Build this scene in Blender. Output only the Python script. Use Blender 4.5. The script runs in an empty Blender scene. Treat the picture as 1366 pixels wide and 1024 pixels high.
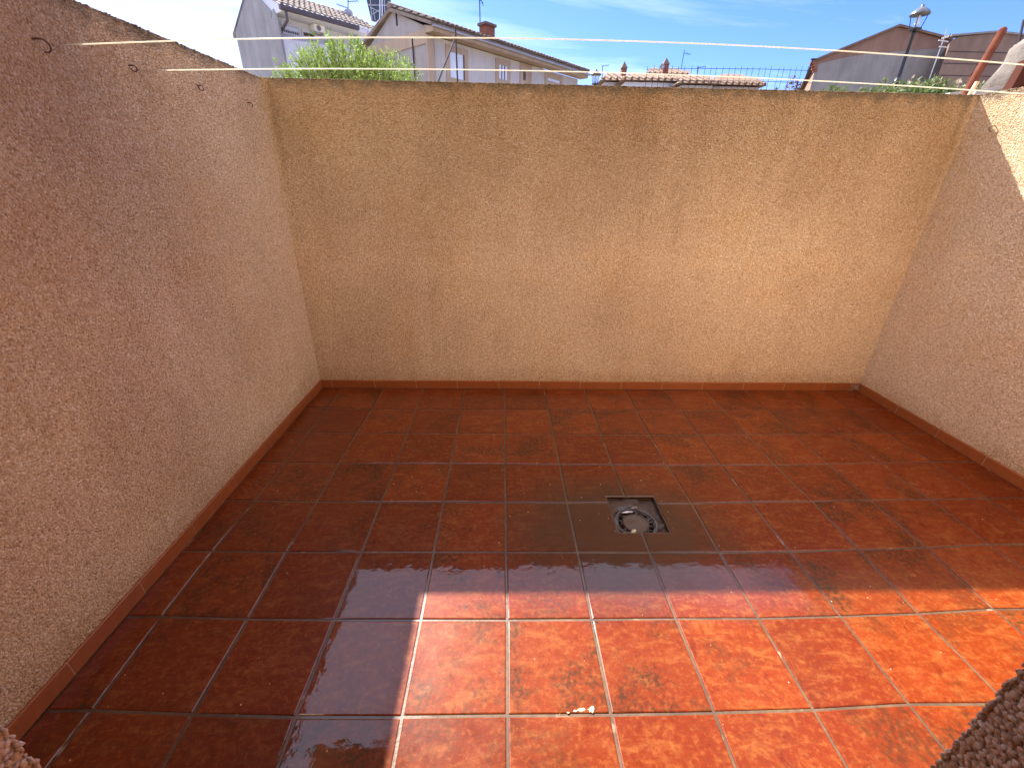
import bpy, bmesh, math, random
import numpy as np
from mathutils import Vector, Matrix
random.seed(7); np.random.seed(7)
C = bpy.context.scene.collection
SC = bpy.context.scene
RAD = math.radians

# ------------------------------------------------------------------ camera
CAM = Vector((-0.02925, -0.76794, 1.54189))
F_PX, PITCH, ROLL, YAW = 566.544, 0.449805, 0.0184228, -0.0289331
def basis():
    fwd = Vector((0, math.cos(PITCH), -math.sin(PITCH))); right = Vector((1, 0, 0)); up = Vector((0, math.sin(PITCH), math.cos(PITCH)))
    Z = Matrix.Rotation(YAW, 3, 'Z')
    fwd, right, up = Z @ fwd, Z @ right, Z @ up
    cr, sr = math.cos(ROLL), math.sin(ROLL)
    return fwd, cr*right + sr*up, -sr*right + cr*up
FWD, RIGHT, UP = basis()
cd = bpy.data.cameras.new('camera'); cam = bpy.data.objects.new('camera', cd); C.objects.link(cam)
cd.sensor_width = 36; cd.lens = F_PX/1366*36; cd.clip_start = 0.02; cd.clip_end = 2000
cam.matrix_world = Matrix.Translation(CAM) @ Matrix((RIGHT, UP, -FWD)).transposed().to_4x4()
SC.camera = cam

# ------------------------------------------------------------------ light
SUN_TO = Vector((-3.43, 5.83, 6.30)).normalized()
SUN_EL = math.asin(SUN_TO.z); SUN_AZ = math.atan2(SUN_TO.x, SUN_TO.y)     # azimuth from +Y towards +X
sl = bpy.data.lights.new('sun', 'SUN'); sl.energy = 5.0; sl.angle = RAD(0.53); sl.color = (1.0, 0.93, 0.84)
so = bpy.data.objects.new('sun', sl); C.objects.link(so)
so.rotation_euler = SUN_TO.to_track_quat('Z', 'Y').to_euler(); so.location = (0, 0, 30)

W = bpy.data.worlds.new('World'); SC.world = W; W.use_nodes = True
wn = W.node_tree; wn.nodes.clear()
def nn(t, k, **kw):
    n = t.nodes.new(k)
    for a, b in kw.items(): setattr(n, a, b)
    return n
sky = nn(wn, 'ShaderNodeTexSky', sky_type='NISHITA'); sky.sun_disc = False
sky.sun_elevation = SUN_EL; sky.sun_rotation = SUN_AZ; sky.altitude = 600; sky.air_density = 1.0; sky.dust_density = 0.4; sky.ozone_density = 2.0
hs = nn(wn, 'ShaderNodeHueSaturation'); hs.inputs['Saturation'].default_value = 1.15; hs.inputs['Value'].default_value = 1.0
wn.links.new(sky.outputs[0], hs.inputs['Color'])
tint = nn(wn, 'ShaderNodeMix', data_type='RGBA', blend_type='MULTIPLY'); tint.inputs['Factor'].default_value = 1; wn.links.new(hs.outputs[0], tint.inputs['A']); tint.inputs['B'].default_value = (0.40, 0.46, 0.84, 1)
tc = nn(wn, 'ShaderNodeTexCoord'); sep = nn(wn, 'ShaderNodeSeparateXYZ'); wn.links.new(tc.outputs['Generated'], sep.inputs[0])
def wm(op, a, b=None, clamp=False):
    m = nn(wn, 'ShaderNodeMath', operation=op); m.use_clamp = clamp
    for i, v in enumerate((a, b)):
        if v is None: continue
        if isinstance(v, (int, float)): m.inputs[i].default_value = v
        else: wn.links.new(v, m.inputs[i])
    return m.outputs[0]
zz = wm('ADD', wm('MAXIMUM', sep.outputs['Z'], 0.0), 0.12)
cx = wm('DIVIDE', sep.outputs['X'], zz); cy = wm('DIVIDE', sep.outputs['Y'], zz)
comb = nn(wn, 'ShaderNodeCombineXYZ'); wn.links.new(cx, comb.inputs[0]); wn.links.new(cy, comb.inputs[1])
mp = nn(wn, 'ShaderNodeMapping'); mp.inputs['Rotation'].default_value = (0, 0, RAD(-62)); mp.inputs['Scale'].default_value = (0.55, 1.5, 1); mp.inputs['Location'].default_value = (3.1, 1.3, 0)
wn.links.new(comb.outputs[0], mp.inputs[0])
n1 = nn(wn, 'ShaderNodeTexNoise'); n1.inputs['Scale'].default_value = 1.1; n1.inputs['Detail'].default_value = 9; n1.inputs['Roughness'].default_value = 0.62; n1.inputs['Distortion'].default_value = 0.4
wn.links.new(mp.outputs[0], n1.inputs['Vector'])
# thin cloud is thicker towards the left (west) half of the sky
side = wm('MULTIPLY', wm('ADD', sep.outputs['X'], -0.24), -0.46)
cl = nn(wn, 'ShaderNodeMapRange'); cl.inputs['From Min'].default_value = 0.50; cl.inputs['From Max'].default_value = 0.78
high = wm('MULTIPLY', wm('MAXIMUM', wm('ADD', sep.outputs['Z'], -0.36), 0.0), 1.3)   # unseen high cloud, thickened overhead to brighten walls and wet floor
wn.links.new(wm('ADD', wm('ADD', n1.outputs['Fac'], side), high), cl.inputs['Value'])
cm = wm('MULTIPLY', cl.outputs[0], wm('ADD', wm('MULTIPLY', wm('MAXIMUM', wm('ADD', sep.outputs['Z'], -0.3), 0.0), 1.3), 0.42), True)
mx = nn(wn, 'ShaderNodeMix', data_type='RGBA'); wn.links.new(cm, mx.inputs['Factor']); wn.links.new(tint.outputs['Result'], mx.inputs['A']); mx.inputs['B'].default_value = (4.6, 5.2, 7.0, 1)
bg = nn(wn, 'ShaderNodeBackground'); bg.inputs['Strength'].default_value = 0.10; wn.links.new(mx.outputs['Result'], bg.inputs['Color'])
wo = nn(wn, 'ShaderNodeOutputWorld'); wn.links.new(bg.outputs[0], wo.inputs[0])

SC.view_settings.view_transform = 'Standard'; SC.view_settings.look = 'None'; SC.view_settings.gamma = 1
SC.view_settings.use_curve_mapping = False; SC.view_settings.exposure = 1.88
SC.render.engine = 'CYCLES'
SC.cycles.max_bounces = 8; SC.cycles.diffuse_bounces = 5; SC.cycles.glossy_bounces = 3; SC.cycles.transmission_bounces = 3
SC.cycles.use_denoising = True; SC.cycles.sample_clamp_indirect = 6

# ------------------------------------------------------------------ pixel helpers (photo pixels, 1366 x 1024)
def ray(x, y):
    x, y = float(x), float(y)
    return FWD + (x-683)/F_PX*RIGHT + (512-y)/F_PX*UP
def hit(x, y, p, n):
    d = ray(x, y); n = Vector(n); t = (Vector(p)-CAM).dot(n)/d.dot(n); return CAM + d*t
def at(x, y, Y): return hit(x, y, (0, Y, 0), (0, 1, 0))
def floor_at(x, y): return hit(x, y, (0, 0, 0), (0, 0, 1))

# ------------------------------------------------------------------ object helpers
def tag(o, label=None, cat=None, group=None, kind=None):
    if label: o['label'] = label
    if cat: o['category'] = cat
    if group: o['group'] = group
    if kind: o['kind'] = kind
    return o
def empty(name, loc=(0, 0, 0), label=None, cat=None, group=None, kind=None):
    o = bpy.data.objects.new(name, None); C.objects.link(o); o.location = loc; o.empty_display_size = 0.2
    return tag(o, label, cat, group, kind)
def link(name, me, parent=None):
    o = bpy.data.objects.new(name, me); C.objects.link(o)
    if parent is not None:
        o.parent = parent
        o.matrix_parent_inverse = Matrix.Translation(parent.location).inverted()
    return o
class MB:
    """collects geometry, links it as one mesh object (world coordinates)"""
    def __init__(s, M=None): s.v = []; s.f = []; s.M = M
    def add(s, vs, fs):
        n = len(s.v); vs = [Vector(a) for a in vs]
        if s.M is not None: vs = [s.M @ a for a in vs]
        s.v += [tuple(a) for a in vs]; s.f += [tuple(i+n for i in f) for f in fs]; return s
    def box(s, a, b):
        x0, y0, z0 = a; x1, y1, z1 = b
        return s.add([(x0,y0,z0),(x1,y0,z0),(x1,y1,z0),(x0,y1,z0),(x0,y0,z1),(x1,y0,z1),(x1,y1,z1),(x0,y1,z1)],
              [(0,3,2,1),(4,5,6,7),(0,1,5,4),(1,2,6,5),(2,3,7,6),(3,0,4,7)])
    def quad(s, a, b, c, d): return s.add([a,b,c,d], [(0,1,2,3)])
    def prism(s, poly, off):
        n = len(poly); off = Vector(off); p = [Vector(a) for a in poly]; q = [a+off for a in p]
        return s.add(p+q, [tuple(range(n)), tuple(reversed(range(n, 2*n)))] + [(i, i+n, (i+1)%n+n, (i+1)%n) for i in range(n)])
    def tube(s, pts, r, seg=8, cap=True):
        pts = [Vector(p) for p in pts]; rs = r if isinstance(r, (list, tuple)) else [r]*len(pts)
        vs = []; fs = []; up = None
        for i, p in enumerate(pts):
            t = (pts[min(i+1, len(pts)-1)] - pts[max(i-1, 0)]).normalized()
            if up is None:
                up = Vector((0,0,1)) if abs(t.z) < 0.9 else Vector((1,0,0))
            a = (up - t*up.dot(t)).normalized(); b = t.cross(a); up = a
            for k in range(seg):
                w = 2*math.pi*k/seg; vs.append(p + (a*math.cos(w)+b*math.sin(w))*rs[i])
        for i in range(len(pts)-1):
            for k in range(seg):
                k2 = (k+1)%seg; fs.append((i*seg+k, i*seg+k2, (i+1)*seg+k2, (i+1)*seg+k))
        if cap: fs.append(tuple(reversed(range(seg)))); fs.append(tuple(range((len(pts)-1)*seg, len(pts)*seg)))
        return s.add(vs, fs)
    def lathe(s, c, prof, seg=16):
        """prof: (radius, z) list round a vertical axis at c"""
        vs = []; fs = []; c = Vector(c)
        for r, z in prof:
            for k in range(seg):
                w = 2*math.pi*k/seg; vs.append(c + Vector((r*math.cos(w), r*math.sin(w), z)))
        for i in range(len(prof)-1):
            for k in range(seg):
                k2 = (k+1)%seg; fs.append((i*seg+k, i*seg+k2, (i+1)*seg+k2, (i+1)*seg+k))
        fs.append(tuple(reversed(range(seg)))); fs.append(tuple(range((len(prof)-1)*seg, len(prof)*seg)))
        return s.add(vs, fs)
    def build(s, name, mat, parent=None, smooth=False):
        me = bpy.data.meshes.new(name); me.from_pydata(s.v, [], s.f)
        bm = bmesh.new(); bm.from_mesh(me); bmesh.ops.recalc_face_normals(bm, faces=bm.faces); bm.to_mesh(me); bm.free()
        if smooth: me.shade_smooth()
        me.materials.append(mat); me.update()
        return link(name, me, parent)

# ------------------------------------------------------------------ material helpers
class NT:
    def __init__(s, name):
        s.m = bpy.data.materials.new(name); s.m.use_nodes = True; s.t = s.m.node_tree; s.t.nodes.clear()
        s.out = s.t.nodes.new('ShaderNodeOutputMaterial'); s.b = s.t.nodes.new('ShaderNodeBsdfPrincipled'); s.t.links.new(s.b.outputs[0], s.out.inputs[0])
        s._pos = None
    def n(s, k, **kw): return nn(s.t, k, **kw)
    def L(s, a, b): s.t.links.new(a, b)
    def setin(s, inp, v):
        if isinstance(v, (int, float)): inp.default_value = v
        elif isinstance(v, tuple): inp.default_value = v if len(v) != 3 or inp.type == 'VECTOR' else (*v, 1)
        else: s.L(v, inp)
    def pos(s):
        if s._pos is None: s._pos = s.n('ShaderNodeNewGeometry').outputs['Position']
        return s._pos
    def math(s, op, a, b=0.0, clamp=False):
        m = s.n('ShaderNodeMath', operation=op); m.use_clamp = clamp; s.setin(m.inputs[0], a); s.setin(m.inputs[1], b); return m.outputs[0]
    def vmath(s, op, a, b):
        m = s.n('ShaderNodeVectorMath', operation=op); s.setin(m.inputs[0], a); s.setin(m.inputs[1], b); return m.outputs[0]
    def noise(s, scale, vec=None, detail=4, rough=0.55, dist=0.0, out='Fac'):
        n = s.n('ShaderNodeTexNoise'); n.inputs['Scale'].default_value = scale; n.inputs['Detail'].default_value = detail; n.inputs['Roughness'].default_value = rough; n.inputs['Distortion'].default_value = dist
        s.L(vec if vec is not None else s.pos(), n.inputs['Vector']); return n.outputs[out]
    def ramp(s, fac, stops):
        r = s.n('ShaderNodeValToRGB'); e = r.color_ramp.elements
        while len(e) < len(stops): e.new(0.5)
        for i, (p, c) in enumerate(stops):
            e[i].position = p; e[i].color = (*c, 1) if isinstance(c, tuple) else (c, c, c, 1)
        s.L(fac, r.inputs[0]); return r.outputs[0]
    def rng(s, v, a, b, c=0.0, d=1.0):
        m = s.n('ShaderNodeMapRange'); s.setin(m.inputs['Value'], v)
        for k, x in zip(('From Min','From Max','To Min','To Max'), (a,b,c,d)): m.inputs[k].default_value = x
        return m.outputs[0]
    def mix(s, f, a, b, mode='MIX'):
        m = s.n('ShaderNodeMix', data_type='RGBA', blend_type=mode); s.setin(m.inputs['Factor'], f); s.setin(m.inputs['A'], a); s.setin(m.inputs['B'], b); return m.outputs['Result']
    def mapping(s, scale=(1,1,1), rot=(0,0,0), vec=None):
        m = s.n('ShaderNodeMapping'); m.inputs['Scale'].default_value = scale; m.inputs['Rotation'].default_value = rot
        s.L(vec if vec is not None else s.pos(), m.inputs[0]); return m.outputs[0]
    def bump(s, h, dist, strength=1.0, normal=None):
        b = s.n('ShaderNodeBump'); b.inputs['Distance'].default_value = dist; b.inputs['Strength'].default_value = strength; s.L(h, b.inputs['Height'])
        if normal is not None: s.L(normal, b.inputs['Normal'])
        return b.outputs[0]
    def set(s, **kw):
        for k, v in kw.items(): s.setin(s.b.inputs[k.replace('_', ' ')], v)
        return s.m
def plain(name, col, rough=0.6, metal=0.0, var=0.25, scale=6.0, bump=0.0, spec=0.5):
    t = NT(name); n = t.noise(scale, detail=5)
    c = t.mix(t.rng(n, 0.3, 0.7), tuple(x*(1-var) for x in col), tuple(min(1, x*(1+var)) for x in col))
    t.set(Base_Color=c, Roughness=rough, Metallic=metal, Specular_IOR_Level=spec)
    if bump: t.set(Normal=t.bump(t.noise(scale*8), bump))
    return t.m

# --- pebble-dash render of the courtyard walls
def stucco(name, stones):
    t = NT(name)
    sp = t.n('ShaderNodeSeparateXYZ'); t.L(t.pos(), sp.inputs[0])
    if stones:
        a = t.n('ShaderNodeAttribute'); a.attribute_name = 'rnd'; r = a.outputs['Fac']
    else:
        v = t.n('ShaderNodeTexVoronoi'); v.inputs['Scale'].default_value = 120; t.L(t.pos(), v.inputs['Vector'])
        cs = t.n('ShaderNodeSeparateColor'); t.L(v.outputs['Color'], cs.inputs[0]); r = cs.outputs[0]
    col = t.ramp(r, [(0.0, (0.44, 0.295, 0.18)), (0.10, (0.58, 0.41, 0.255)), (0.42, (0.71, 0.525, 0.345)), (0.72, (0.77, 0.60, 0.415)), (0.93, (0.84, 0.70, 0.54)), (1.0, (0.90, 0.82, 0.72))])
    # broad patches of duller and warmer render
    big = t.noise(0.9, detail=6, rough=0.6)
    col = t.mix(t.rng(big, 0.42, 0.66, 0, 0.5), col, t.mix(1.0, col, (0.70, 0.63, 0.60), 'MULTIPLY'))
    col = t.mix(t.rng(t.noise(2.3, detail=5, rough=0.65), 0.5, 0.72, 0, 0.35), col, t.mix(1.0, col, (1.0, 0.86, 0.62), 'MULTIPLY'))
    sm = t.noise(1.0, vec=t.mapping((2.6, 2.6, 0.9)), detail=7, rough=0.7, dist=0.3)
    col = t.mix(t.rng(sm, 0.52, 0.70, 0, 0.30), col, t.mix(1.0, col, (0.66, 0.58, 0.52), 'MULTIPLY'))
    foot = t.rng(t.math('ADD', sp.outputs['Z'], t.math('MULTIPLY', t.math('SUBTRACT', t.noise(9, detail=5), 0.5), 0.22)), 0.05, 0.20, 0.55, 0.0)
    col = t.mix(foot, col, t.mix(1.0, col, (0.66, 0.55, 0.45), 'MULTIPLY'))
    # grime washed down from the top of the walls, in vertical streaks
    st = t.noise(1.0, vec=t.mapping((3.5, 3.5, 0.9)), detail=8, rough=0.75)
    top = t.rng(t.math('ADD', sp.outputs['Z'], t.math('MULTIPLY', t.math('SUBTRACT', st, 0.5), 0.55)), 1.0, 2.05, 0.0, 1.0)
    top = t.math('MULTIPLY', top, t.rng(sp.outputs['X'], -1.47, -1.44, 0.45, 1.0))   # grime tone weakened on the left wall to offset its balcony shade
    top = t.math('MULTIPLY', top, t.rng(sp.outputs['X'], 2.90, 2.94, 1.0, 0.45))
    col = t.mix(top, col, t.mix(1.0, col, (0.43, 0.38, 0.32), 'MULTIPLY'))
    edge = t.rng(t.math('ADD', sp.outputs['Z'], t.math('MULTIPLY', t.math('SUBTRACT', t.noise(14, detail=4), 0.5), 0.16)), 2.0, 2.06, 0.0, 0.75)
    col = t.mix(edge, col, (0.10, 0.085, 0.06))
    t.set(Base_Color=col, Roughness=0.9, Specular_IOR_Level=0.2)
    if stones: t.set(Normal=t.bump(t.noise(420, detail=2), 0.0008))
    else:
        v2 = t.n('ShaderNodeTexVoronoi'); v2.inputs['Scale'].default_value = 120; t.L(t.pos(), v2.inputs['Vector'])
        h = t.math('ADD', t.math('SUBTRACT', 1.0, v2.outputs['Distance']), t.math('MULTIPLY', t.noise(60), 0.6))
        t.set(Normal=t.bump(h, 0.004))
    return t.m
M_STUCCO = stucco('pebble_render', False); M_STONES = stucco('render_stones', True)

# --- glazed terracotta tile under a film of water
def wet_mask(t):
    """1 = standing film of water, 0 = only damp; world coordinates"""
    sp = t.n('ShaderNodeSeparateXYZ'); t.L(t.pos(), sp.inputs[0])
    w = t.math('ADD', t.math('MULTIPLY', sp.outputs['X'], 0.60), t.math('MULTIPLY', sp.outputs['Y'], -0.05))
    w = t.math('ADD', w, t.math('MULTIPLY', t.math('SUBTRACT', t.noise(3.0, detail=5), 0.5), 1.2))
    wet = t.rng(w, 0.5, 1.6, 1.0, 0.0)
    # drier tone and weaker sky reflection laid over the sunlit patch, irregular edge
    n = t.math('MULTIPLY', t.math('SUBTRACT', t.noise(6.0, detail=6, rough=0.7), 0.5), 0.22)
    dx = t.rng(t.math('ADD', sp.outputs['X'], n), -0.40, -0.22); dy = t.rng(t.math('ADD', sp.outputs['Y'], n), 0.40, 0.28)
    return t.math('MULTIPLY', wet, t.math('SUBTRACT', 1.0, t.math('MULTIPLY', t.math('MULTIPLY', dx, dy), 0.80)))
def mud_mask(t):
    c = floor_at(838, 700)
    d = t.vmath('SUBTRACT', t.pos(), (c.x-0.06, c.y-0.01, 0)); d = t.mapping((.95, 1.35, 1), vec=d)
    l = t.n('ShaderNodeVectorMath', operation='LENGTH'); t.L(d, l.inputs[0])
    v = t.math('ADD', l.outputs['Value'], t.math('MULTIPLY', t.math('SUBTRACT', t.noise(5.0, detail=6, rough=0.65), 0.5), 0.45))
    return t.rng(v, 0.30, 0.62, 1.0, 0.0)
def tile_mat(name, skirting=False):
    t = NT(name)
    oi = t.n('ShaderNodeObjectInfo'); r = oi.outputs['Random']
    off = t.n('ShaderNodeCombineXYZ'); t.setin(off.inputs[0], t.math('MULTIPLY', r, 37.0)); t.setin(off.inputs[1], t.math('MULTIPLY', r, 91.0))
    p = t.vmath('ADD', t.pos(), off.outputs[0])
    strk = t.noise(1.0, vec=t.mapping((9, 30, 9), rot=(0, 0, RAD(-38)), vec=p), detail=7, rough=0.68, dist=0.5)
    blot = t.noise(11.0, vec=p, detail=10, rough=0.78, dist=0.6)
    dark = t.noise(4.6, vec=t.mapping((1, 1, 1), rot=(0.4, 0.2, 0), vec=p), detail=9, rough=0.72)
    base = t.mix(r, (0.40, 0.070, 0.020), (0.50, 0.105, 0.030))
    c = t.mix(t.rng(strk, 0.50, 0.68, 0, 0.66), base, (0.70, 0.30, 0.15))
    c = t.mix(t.rng(blot, 0.54, 0.68, 0, 0.6), c, (0.72, 0.32, 0.17))
    c = t.mix(t.rng(blot, 0.46, 0.34, 0, 0.8), c, (0.26, 0.036, 0.012))
    fine = t.noise(48, vec=p, detail=8, rough=0.75)
    c = t.mix(t.rng(fine, 0.52, 0.62, 0, 0.5), c, (0.74, 0.33, 0.18)); c = t.mix(t.rng(fine, 0.48, 0.36, 0, 0.4), c, (0.25, 0.05, 0.022))
    dm = t.math('MULTIPLY', t.rng(dark, 0.49, 0.58, 0, 1), t.rng(t.noise(60, vec=p, detail=5), 0.42, 0.56, 0.15, 1.0))
    c = t.mix(t.math('MULTIPLY', dm, t.rng(r, 0.15, 0.9, 0.2, 0.95)), c, (0.155, 0.075, 0.05))
    c = t.mix(1.0, c, (0.38, 0.275, 0.125), 'MULTIPLY')
    r2 = t.math('FRACT', t.math('MULTIPLY', r, 17.31))
    c = t.mix(t.rng(r2, 0.0, 1.0, 0.0, 1.0), t.mix(1.0, c, (0.80, 0.76, 0.76), 'MULTIPLY'), t.mix(1.0, c, (1.08, 1.14, 1.08), 'MULTIPLY'))
    if skirting:
        c = t.mix(0.5, c, (0.46, 0.15, 0.05))
        t.set(Base_Color=c, Roughness=0.3, Normal=t.bump(t.noise(35, vec=p), 0.0006)); return t.m
    wet = wet_mask(t); mud = mud_mask(t)
    c = t.mix(t.math('MULTIPLY', wet, 0.22), c, t.mix(1.0, c, (0.72, 0.5, 0.45), 'MULTIPLY'))
    c = t.mix(t.math('MULTIPLY', mud, 0.78), c, (0.060, 0.031, 0.015))
    # limescale specks
    v = t.n('ShaderNodeTexVoronoi'); v.inputs['Scale'].default_value = 7; t.L(t.pos(), v.inputs['Vector'])
    c = t.mix(t.rng(v.outputs['Distance'], 0.012, 0.022, 0.75, 0.0), c, (0.7, 0.6, 0.5))
    rough_glaze = t.rng(blot, 0.3, 0.7, 0.30, 0.48)
    film = t.math('MULTIPLY', wet, t.rng(t.noise(24, detail=5, rough=0.7), 0.30, 0.42))
    rr = t.mix(wet, rough_glaze, t.rng(t.noise(30, detail=5, rough=0.75), 0.35, 0.62, 0.001, 0.010))
    ripple = t.noise(48, detail=2, rough=0.5)
    nb = t.bump(blot, 0.0010, 0.5)
    cn = t.bump(ripple, 0.00020, 1.0); cn = t.bump(t.noise(7, detail=2), 0.0022, 0.6, cn)
    t.set(Base_Color=c, Roughness=t.math('MAXIMUM', rough_glaze, 0.3), Normal=nb, Coat_Weight=t.math('MULTIPLY', t.rng(wet, 0, 1, 0.08, 1.0), t.rng(t.noise(110, detail=3), 0.27, 0.31, 0.1, 1.0)), Coat_Roughness=rr, Coat_IOR=1.47, Coat_Normal=cn, Specular_IOR_Level=0.08)
    return t.m
M_TILE = tile_mat('terracotta_tile'); M_SKIRT = tile_mat('terracotta_skirting', True)
def grout_mat():
    t = NT('grout'); n = t.noise(30, detail=6, rough=0.7)
    c = t.mix(t.rng(n, .3, .7), (0.065, 0.035, 0.018), (0.14, 0.08, 0.042)); c = t.mix(t.rng(t.noise(2.6, detail=5, rough=.7), 0.45, 0.62, 0, 0.8), c, (0.045, 0.022, 0.012)); c = t.mix(t.rng(t.noise(9, detail=5), 0.62, 0.7, 0, 0.6), c, (0.42, 0.33, 0.24))
    wet = wet_mask(t)
    t.set(Base_Color=c, Roughness=t.mix(wet, (0.75,)*3, (0.35,)*3), Coat_Weight=t.math('MULTIPLY', wet, 0.55), Coat_Roughness=0.10, Normal=t.bump(t.noise(120, detail=4), 0.0012))
    return t.m
M_GROUT = grout_mat()
M_SKJOINT = plain('joint_mortar', (0.50, 0.36, 0.27), 0.8)
GRID = [
 [(-1.3279, -0.31), (-0.9975, -0.3174), (-0.6664, -0.3232), (-0.3348, -0.3273), (-0.0025, -0.3298), (0.3303, -0.3307), (0.6638, -0.33), (0.9979, -0.3276), (1.3325, -0.3235), (1.6678, -0.3179), (2.0037, -0.3106), (2.3402, -0.3017), (2.6773, -0.2911)],
 [(-1.322, 0.0249), (-0.9988, 0.0095), (-0.6724, -0.0027), (-0.3369, -0.0062), (-0.0025, -0.0062), (0.3305, -0.008), (0.6673, -0.0071), (0.9975, -0.0031), (1.3284, 0.0097), (1.6634, 0.006), (1.9987, 0.0132), (2.3345, 0.022), (2.671, 0.0324)],
 [(-1.3313, 0.3466), (-0.9969, 0.3331), (-0.666, 0.3258), (-0.3337, 0.3224), (0.0001, 0.3194), (0.3297, 0.318), (0.6621, 0.3182), (0.9918, 0.3165), (1.3258, 0.3224), (1.652, 0.3312), (1.9808, 0.3482), (2.3294, 0.3478), (2.6652, 0.3581)],
 [(-1.3306, 0.6656), (-0.9975, 0.659), (-0.6602, 0.6577), (-0.3324, 0.6568), (-0.0009, 0.6531), (0.3291, 0.6497), (0.6613, 0.6452), (0.9869, 0.6433), (1.3204, 0.6471), (1.6561, 0.6587), (1.9921, 0.6692), (2.324, 0.6874), (2.66, 0.6859)],
 [(-1.3194, 1.0022), (-0.9932, 0.9916), (-0.6575, 0.9874), (-0.3291, 0.9879), (-0.0013, 0.9823), (0.327, 0.9798), (0.657, 0.9796), (0.9923, 0.9723), (1.3207, 0.9851), (1.6601, 0.991), (1.9896, 0.999), (2.3316, 1.0052), (2.6552, 1.0157)],
 [(-1.3159, 1.3355), (-0.9946, 1.327), (-0.6531, 1.3258), (-0.3263, 1.3245), (-0.0029, 1.3219), (0.3259, 1.3163), (0.6465, 1.3111), (0.9798, 1.3091), (1.3082, 1.3103), (1.6414, 1.3148), (1.9824, 1.3254), (2.3226, 1.3394), (2.651, 1.3476)],
 [(-1.312, 1.6708), (-0.9903, 1.6594), (-0.6533, 1.6584), (-0.3252, 1.6578), (0.0008, 1.6562), (0.3254, 1.6528), (0.6493, 1.6492), (0.9782, 1.6495), (1.3154, 1.6551), (1.6546, 1.6577), (1.9843, 1.6634), (2.314, 1.671), (2.6473, 1.6816)],
 [(-1.3075, 2.0083), (-0.9775, 1.9851), (-0.658, 1.9855), (-0.3223, 1.9865), (0.003, 1.9878), (0.3238, 1.9894), (0.6524, 1.9899), (0.9823, 1.9899), (1.3216, 1.9886), (1.6499, 1.9893), (1.9855, 1.9931), (2.3116, 2.0079), (2.6442, 2.0177)]]
# ------------------------------------------------------------------ ground
def ground():
    t = NT('earth'); n = t.noise(0.7, detail=8, rough=0.65)
    c = t.ramp(n, [(0.3, (0.16, 0.12, 0.075)), (0.5, (0.24, 0.19, 0.12)), (0.7, (0.13, 0.15, 0.06))])
    t.set(Base_Color=c, Roughness=0.95, Normal=t.bump(t.noise(8, detail=6), 0.05)); return t.m
M_EARTH = ground()
tag(MB().quad((-400,-400,-0.25),(400,-400,-0.25),(400,600,-0.25),(-400,600,-0.25)).build('ground', M_EARTH), kind='structure')

# ------------------------------------------------------------------ courtyard
XL, XR, YB, YF, ZT = -1.479, 2.945, 2.3433, -0.50, 2.060
T = 0.16
S = 0.33
floor = MB().box((XL-0.05, YF-0.4, -0.24), (XR+0.05, YB+0.05, -0.0032)).build('floor', M_GROUT)
# the drain pit is cut out of the floor sheet
pit = [floor_at(810.4,661.9), floor_at(871.3,662.8), floor_at(894.6,709.4), floor_at(823.7,709.4)]
PX0 = (pit[0].x+pit[3].x)/2; PX1 = (pit[1].x+pit[2].x)/2; PY0 = (pit[2].y+pit[3].y)/2; PY1 = (pit[0].y+pit[1].y)/2
bpy.data.objects.remove(floor)
fb = MB(); zf = -0.0032
X0, X1, Y0, Y1 = XL-0.05, XR+0.05, YF-0.4, YB+0.05
for a, b in (((X0,Y0),(PX0,Y1)), ((PX1,Y0),(X1,Y1)), ((PX0,Y0),(PX1,PY0)), ((PX0,PY1),(PX1,Y1))):
    fb.quad((a[0],a[1],zf),(b[0],a[1],zf),(b[0],b[1],zf),(a[0],b[1],zf))
floor = tag(fb.build('floor', M_GROUT), kind='structure')

def poly_inset(p, d):
    n = len(p); out = []
    A = sum(p[i][0]*p[(i+1)%n][1]-p[(i+1)%n][0]*p[i][1] for i in range(n)); sg = 1 if A > 0 else -1
    for i in range(n):
        a, b, c = Vector(p[i-1]), Vector(p[i]), Vector(p[(i+1)%n])
        e1 = (b-a).normalized(); e2 = (c-b).normalized(); n1 = Vector((-e1.y, e1.x))*sg; n2 = Vector((-e2.y, e2.x))*sg
        m = (n1+n2); m = m/ max(0.2, m.dot(n1)) ; out.append(tuple(b + m*d))
    return out
def floor_tile(poly, joint=0.0045):
    p = poly_inset(poly, joint)
    p = [(x+random.uniform(-.0006,.0006), y+random.uniform(-.0006,.0006)) for x, y in p]
    q1 = poly_inset(p, 0.0012); q2 = poly_inset(p, 0.0042); n = len(p)
    cxm = sum(a[0] for a in p)/n; cym = sum(a[1] for a in p)/n
    tx, ty, tz = random.gauss(0, .0010), random.gauss(0, .0010), random.gauss(0, .00015)
    def z(a, h): return h + tz + (a[0]-cxm)*tx + (a[1]-cym)*ty
    vs = [(*a, -0.02) for a in p] + [(*a, z(a,-0.0030)) for a in p] + [(*a, z(a,-0.0010)) for a in q1] + [(*a, z(a,0)) for a in q2]
    fs = [tuple(range(3*n, 4*n))]
    for k in range(3):
        fs += [(k*n+i, k*n+(i+1)%n, (k+1)*n+(i+1)%n, (k+1)*n+i) for i in range(n)]
    me = bpy.data.meshes.new('floor_tile'); me.from_pydata(vs, [], fs)
    bm = bmesh.new(); bm.from_mesh(me); bmesh.ops.recalc_face_normals(bm, faces=bm.faces)
    if len(bm.faces) and max(bm.faces, key=lambda f: f.calc_area()).normal.z < 0: bmesh.ops.reverse_faces(bm, faces=bm.faces)
    bm.to_mesh(me); bm.free()
    me.materials.append(M_TILE); return link('floor_tile', me, floor)
rows = [[(x, -0.495) for x, y in GRID[0]]] + GRID
rows.append([(x, YB-0.012) for x, y in GRID[-1]])
NR = len(rows)
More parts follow.
